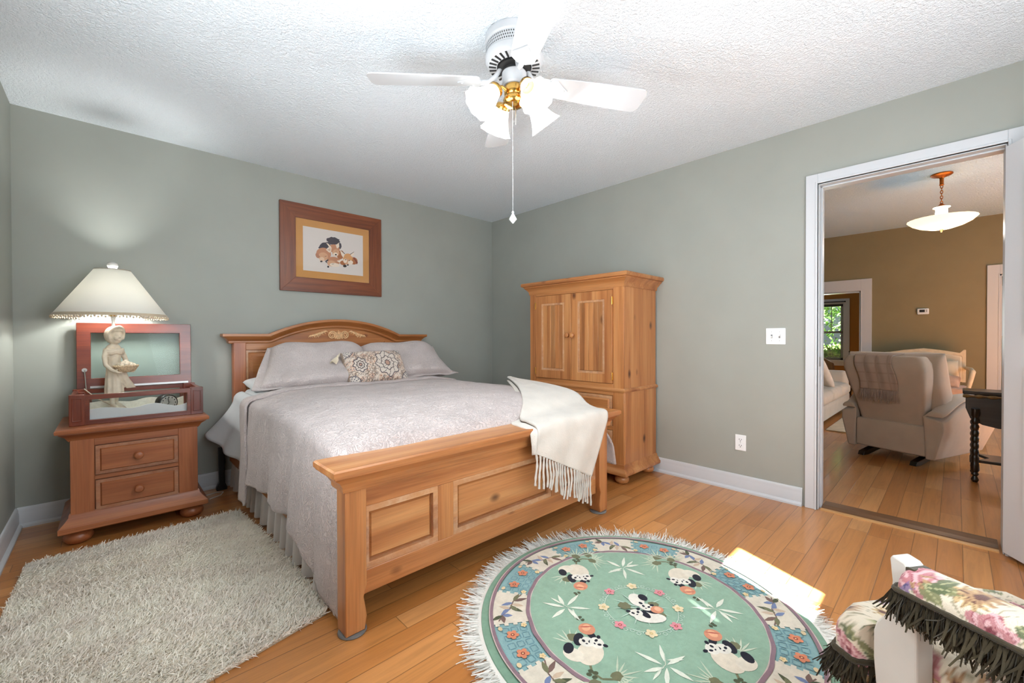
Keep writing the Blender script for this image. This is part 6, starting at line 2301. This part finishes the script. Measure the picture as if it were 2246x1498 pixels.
# sofa along the left side (front faces -y)
so = thing('sofa', 'cream sofa behind the recliner, its far arm by the wall', 'sofa', (3.62, -1.80, 0))
rbox(MB(), -1.10, 1.10, -0.86, -0.10, 0.07, 0.27, 0.03).build('base', M['beige2'], so)
for k in range(3):
    x0 = -0.93 + 0.62 * k
    rbox(MB(), x0 + 0.003, x0 + 0.617, -0.885, -0.20, 0.265, 0.425, 0.05, bul=0.012).build('seat_cushion', M['beige2'], so)
    rbox(MB(), x0 + 0.006, x0 + 0.614, -0.36, -0.16, 0.42, 0.82, 0.06, 0.12, bul=0.012).build('back_cushion', M['beige2'], so)
rbox(MB(), -1.10, 1.10, -0.16, 0.02, 0.07, 0.76, 0.05).build('back', M['beige2'], so)
for sx in (-1, 1):
    x0, x1 = sorted((sx * 0.93, sx * 1.12))
    rbox(MB(), x0, x1, -0.84, -0.02, 0.07, 0.59, 0.06, bul=0.012).build('arm', M['beige2'], so)
for (x, y) in ((-1.04, -0.80), (1.04, -0.80), (-1.04, -0.08), (1.04, -0.08)):
    MB().lathe([(0.02, 0), (0.028, 0.07)], (x, y, 0), 12).build('foot', M['brown_z'], so)
o = tilt(pillow_mesh(0.42, 0.42, 0.14, 36, 36), 0.45, 0.9).build('sofa_pillow', fabric('striped_ticking', S(216, 208, 196), weave=90, bump=0.6, dark=0.16), fix=True, ang=180)
o.location = (3.62, -2.44, 0.625)
tag(o, 'pale striped pillow standing on the cream sofa seat', 'pillow')
o = MB().box((2.80, -3.72, 0.001), (4.70, -2.70, 0.012)).build('area_rug', M['jute'], smooth=False)
tag(o, 'tan woven area rug between the sofa and the recliner', 'rug')
# tan armchair in the dining room
ac = thing('tan_armchair', 'tan round backed armchair below the dining room window', 'armchair', (6.75, -2.02, 0), math.radians(-20))
q = MB()
q.grid(lambda u, v: (0.36 * math.cos(PI * u), 0.30 * math.sin(PI * u) + 0.02 + 0.06 * v, 0.12 + (0.46 + 0.20 * math.sin(PI * u)) * v), 28, 10)
q.build('curved_back', M['tan'], ac, solid=0.11, ang=180, bevel=0.03, seg=3)
rbox(MB(), -0.31, 0.31, -0.34, 0.26, 0.12, 0.42, 0.06).build('seat', M['tan'], ac)
for (x, y) in ((-0.25, -0.28), (0.25, -0.28), (-0.25, 0.2), (0.25, 0.2)):
    MB().lathe([(0.018, 0), (0.026, 0.13)], (x, y, 0), 12).build('leg', M['brown_z'], ac)

# carved settee against the far wall (front faces the bedroom, local -y)
sx0 = thing('settee', 'cream painted carved settee with brocade cushions against the far wall', 'settee', (5.30, -3.42, 0), -PI / 2)
crest = [(-0.42, 0.46), (-0.42, 0.86), (-0.36, 0.865), (-0.22, 0.895), (0.0, 0.925), (0.22, 0.895), (0.36, 0.865), (0.395, 0.91), (0.42, 0.91), (0.42, 0.46), (0.38, 0.46), (0.38, 0.82), (0.22, 0.850), (0.0, 0.880), (-0.22, 0.850), (-0.38, 0.82), (-0.38, 0.46)]
SETP = plain('antique_cream_paint', S(212, 196, 168), 0.5, noise=0.1, nscale=20)
MB().prism(crest, -0.05, 0.0, 'xz').build('back_frame', SETP, sx0, smooth=False, bevel=0.006)
MB().prism([(-0.385, 0.46), (0.385, 0.46), (0.385, 0.82), (0.22, 0.855), (0, 0.885), (-0.22, 0.855), (-0.385, 0.82)], -0.06, -0.01, 'xz').build('back_upholstery', M['creamfab'], sx0, bevel=0.02)
rbox(MB(), -0.44, 0.44, -0.56, 0.0, 0.28, 0.42, 0.04).build('seat', M['pinkfab'], sx0)
MB().box((-0.45, -0.57, 0.20), (0.45, 0.0, 0.29)).build('seat_rail', SETP, sx0, bevel=0.01)
for s_ in (-1, 1):
    MB().tube([(s_ * 0.42, -0.03, 0.66), (s_ * 0.46, -0.22, 0.655), (s_ * 0.475, -0.42, 0.63), (s_ * 0.465, -0.45, 0.56), (s_ * 0.44, -0.44, 0.42), (s_ * 0.44, -0.44, 0.25)], [0.022, 0.026, 0.03, 0.026, 0.022, 0.026], 12).build('arm', SETP, sx0)
    for y in (-0.52, -0.04):
        MB().lathe([(0.018, 0), (0.022, 0.03), (0.016, 0.06), (0.030, 0.20)], (s_ * 0.40, y, 0), 14).build('leg', SETP, sx0)
pa_ = tilt(pillow_mesh(0.36, 0.34, 0.14, 30, 30), 0.35, 0.0).xf(Matrix.Rotation(-PI / 2 + 0.15, 4, 'Z'))
o = pa_.build('settee_pillow', M['creamfab'], fix=True, ang=180)
o.location = (5.10, -3.60, 0.60)
tag(o, 'cream brocade pillow with a dark sprig leaning on the settee back', 'pillow')
q = MB()
for (a, L) in ((0.6, 0.10), (1.4, 0.09), (2.3, 0.10), (-0.3, 0.07)):
    q.tube([(-0.085, 0.03, 0.0), (-0.085 - 0.01, 0.03 + L * math.cos(a) * 0.6, L * math.sin(a) * 0.6)], [0.006, 0.002], 6)
q.build('sprig', M['brown_z'], o)
pb_ = tilt(pillow_mesh(0.34, 0.22, 0.13, 30, 24), 0.9, 0.0).xf(Matrix.Rotation(-PI / 2 - 0.1, 4, 'Z'))
o = pb_.build('bolster_pillow', M['pinkfab'], fix=True, ang=180)
o.location = (4.92, -3.62, 0.475)
tag(o, 'small pink brocade pillow lying on the settee seat', 'pillow')

# drop leaf table in the doorway view
dt = thing('drop_leaf_table', 'dark drop leaf table with twisted legs behind the open door', 'table', (1.64, -4.18, 0), -PI / 2)
# local x runs towards -y in the world; front (-y local) faces the bedroom
tp = MB().box((-0.40, -0.135, 0.650), (0.40, 0.135, 0.676))
tp.build('top', M['brown_x'], dt, bevel=0.006)
MB().box((-0.34, -0.12, 0.55), (0.34, 0.12, 0.65)).build('apron', M['brown_x'], dt, bevel=0.004)
lf = [(-0.385, 0.648), (0.385, 0.648), (0.385, 0.55), (0.36, 0.47), (0.30, 0.43), (0.22, 0.412), (-0.22, 0.412), (-0.30, 0.43), (-0.36, 0.47), (-0.385, 0.55)]
for s_ in (-1,):
    y0, y1 = sorted((s_ * 0.137, s_ * 0.157))
    MB().prism(lf, y0, y1, 'xz').build('drop_leaf', wood('blackened_walnut_leaf' + str(s_), S(58, 56, 56), S(46, 45, 46), S(34, 33, 34), axis=0, rough=0.3), dt, smooth=False, bevel=0.004)
    MB().tube([(x, s_ * 0.159, 0.640) for x in np.linspace(-0.40, 0.40, 40)], [0.011 + 0.004 * math.sin(i * 1.9) for i in range(40)], 10).build('rope_moulding', plain('worn_gilt%d' % (s_ + 1), S(112, 84, 44), 0.4, metal=0.4, noise=0.4, nscale=50), dt)
tprof = [(0.022, 0.55), (0.024, 0.50), (0.018, 0.49)] + [(0.016 + 0.007 * abs(math.sin(i * 0.78)), 0.48 - i * 0.0115) for i in range(28)] + [(0.020, 0.15), (0.024, 0.14), (0.024, 0.09), (0.016, 0.075), (0.022, 0.06), (0.012, 0.045), (0.018, 0.03), (0.022, 0.018), (0.014, 0.0)]
for (x, y) in ((-0.335, -0.18), (0.335, -0.18), (-0.335, 0.10), (0.335, 0.10)):
    MB().lathe(tprof, (x, y, 0), 18).build('leg', M['brown_z'], dt)
MB().prism([(-0.33, -0.17), (0.33, -0.17), (0.28, -0.03), (0.33, 0.10), (-0.33, 0.10), (-0.26, -0.03)], 0.145, 0.165, 'xy').build('lower_shelf', M['brown_x'], dt, bevel=0.004)
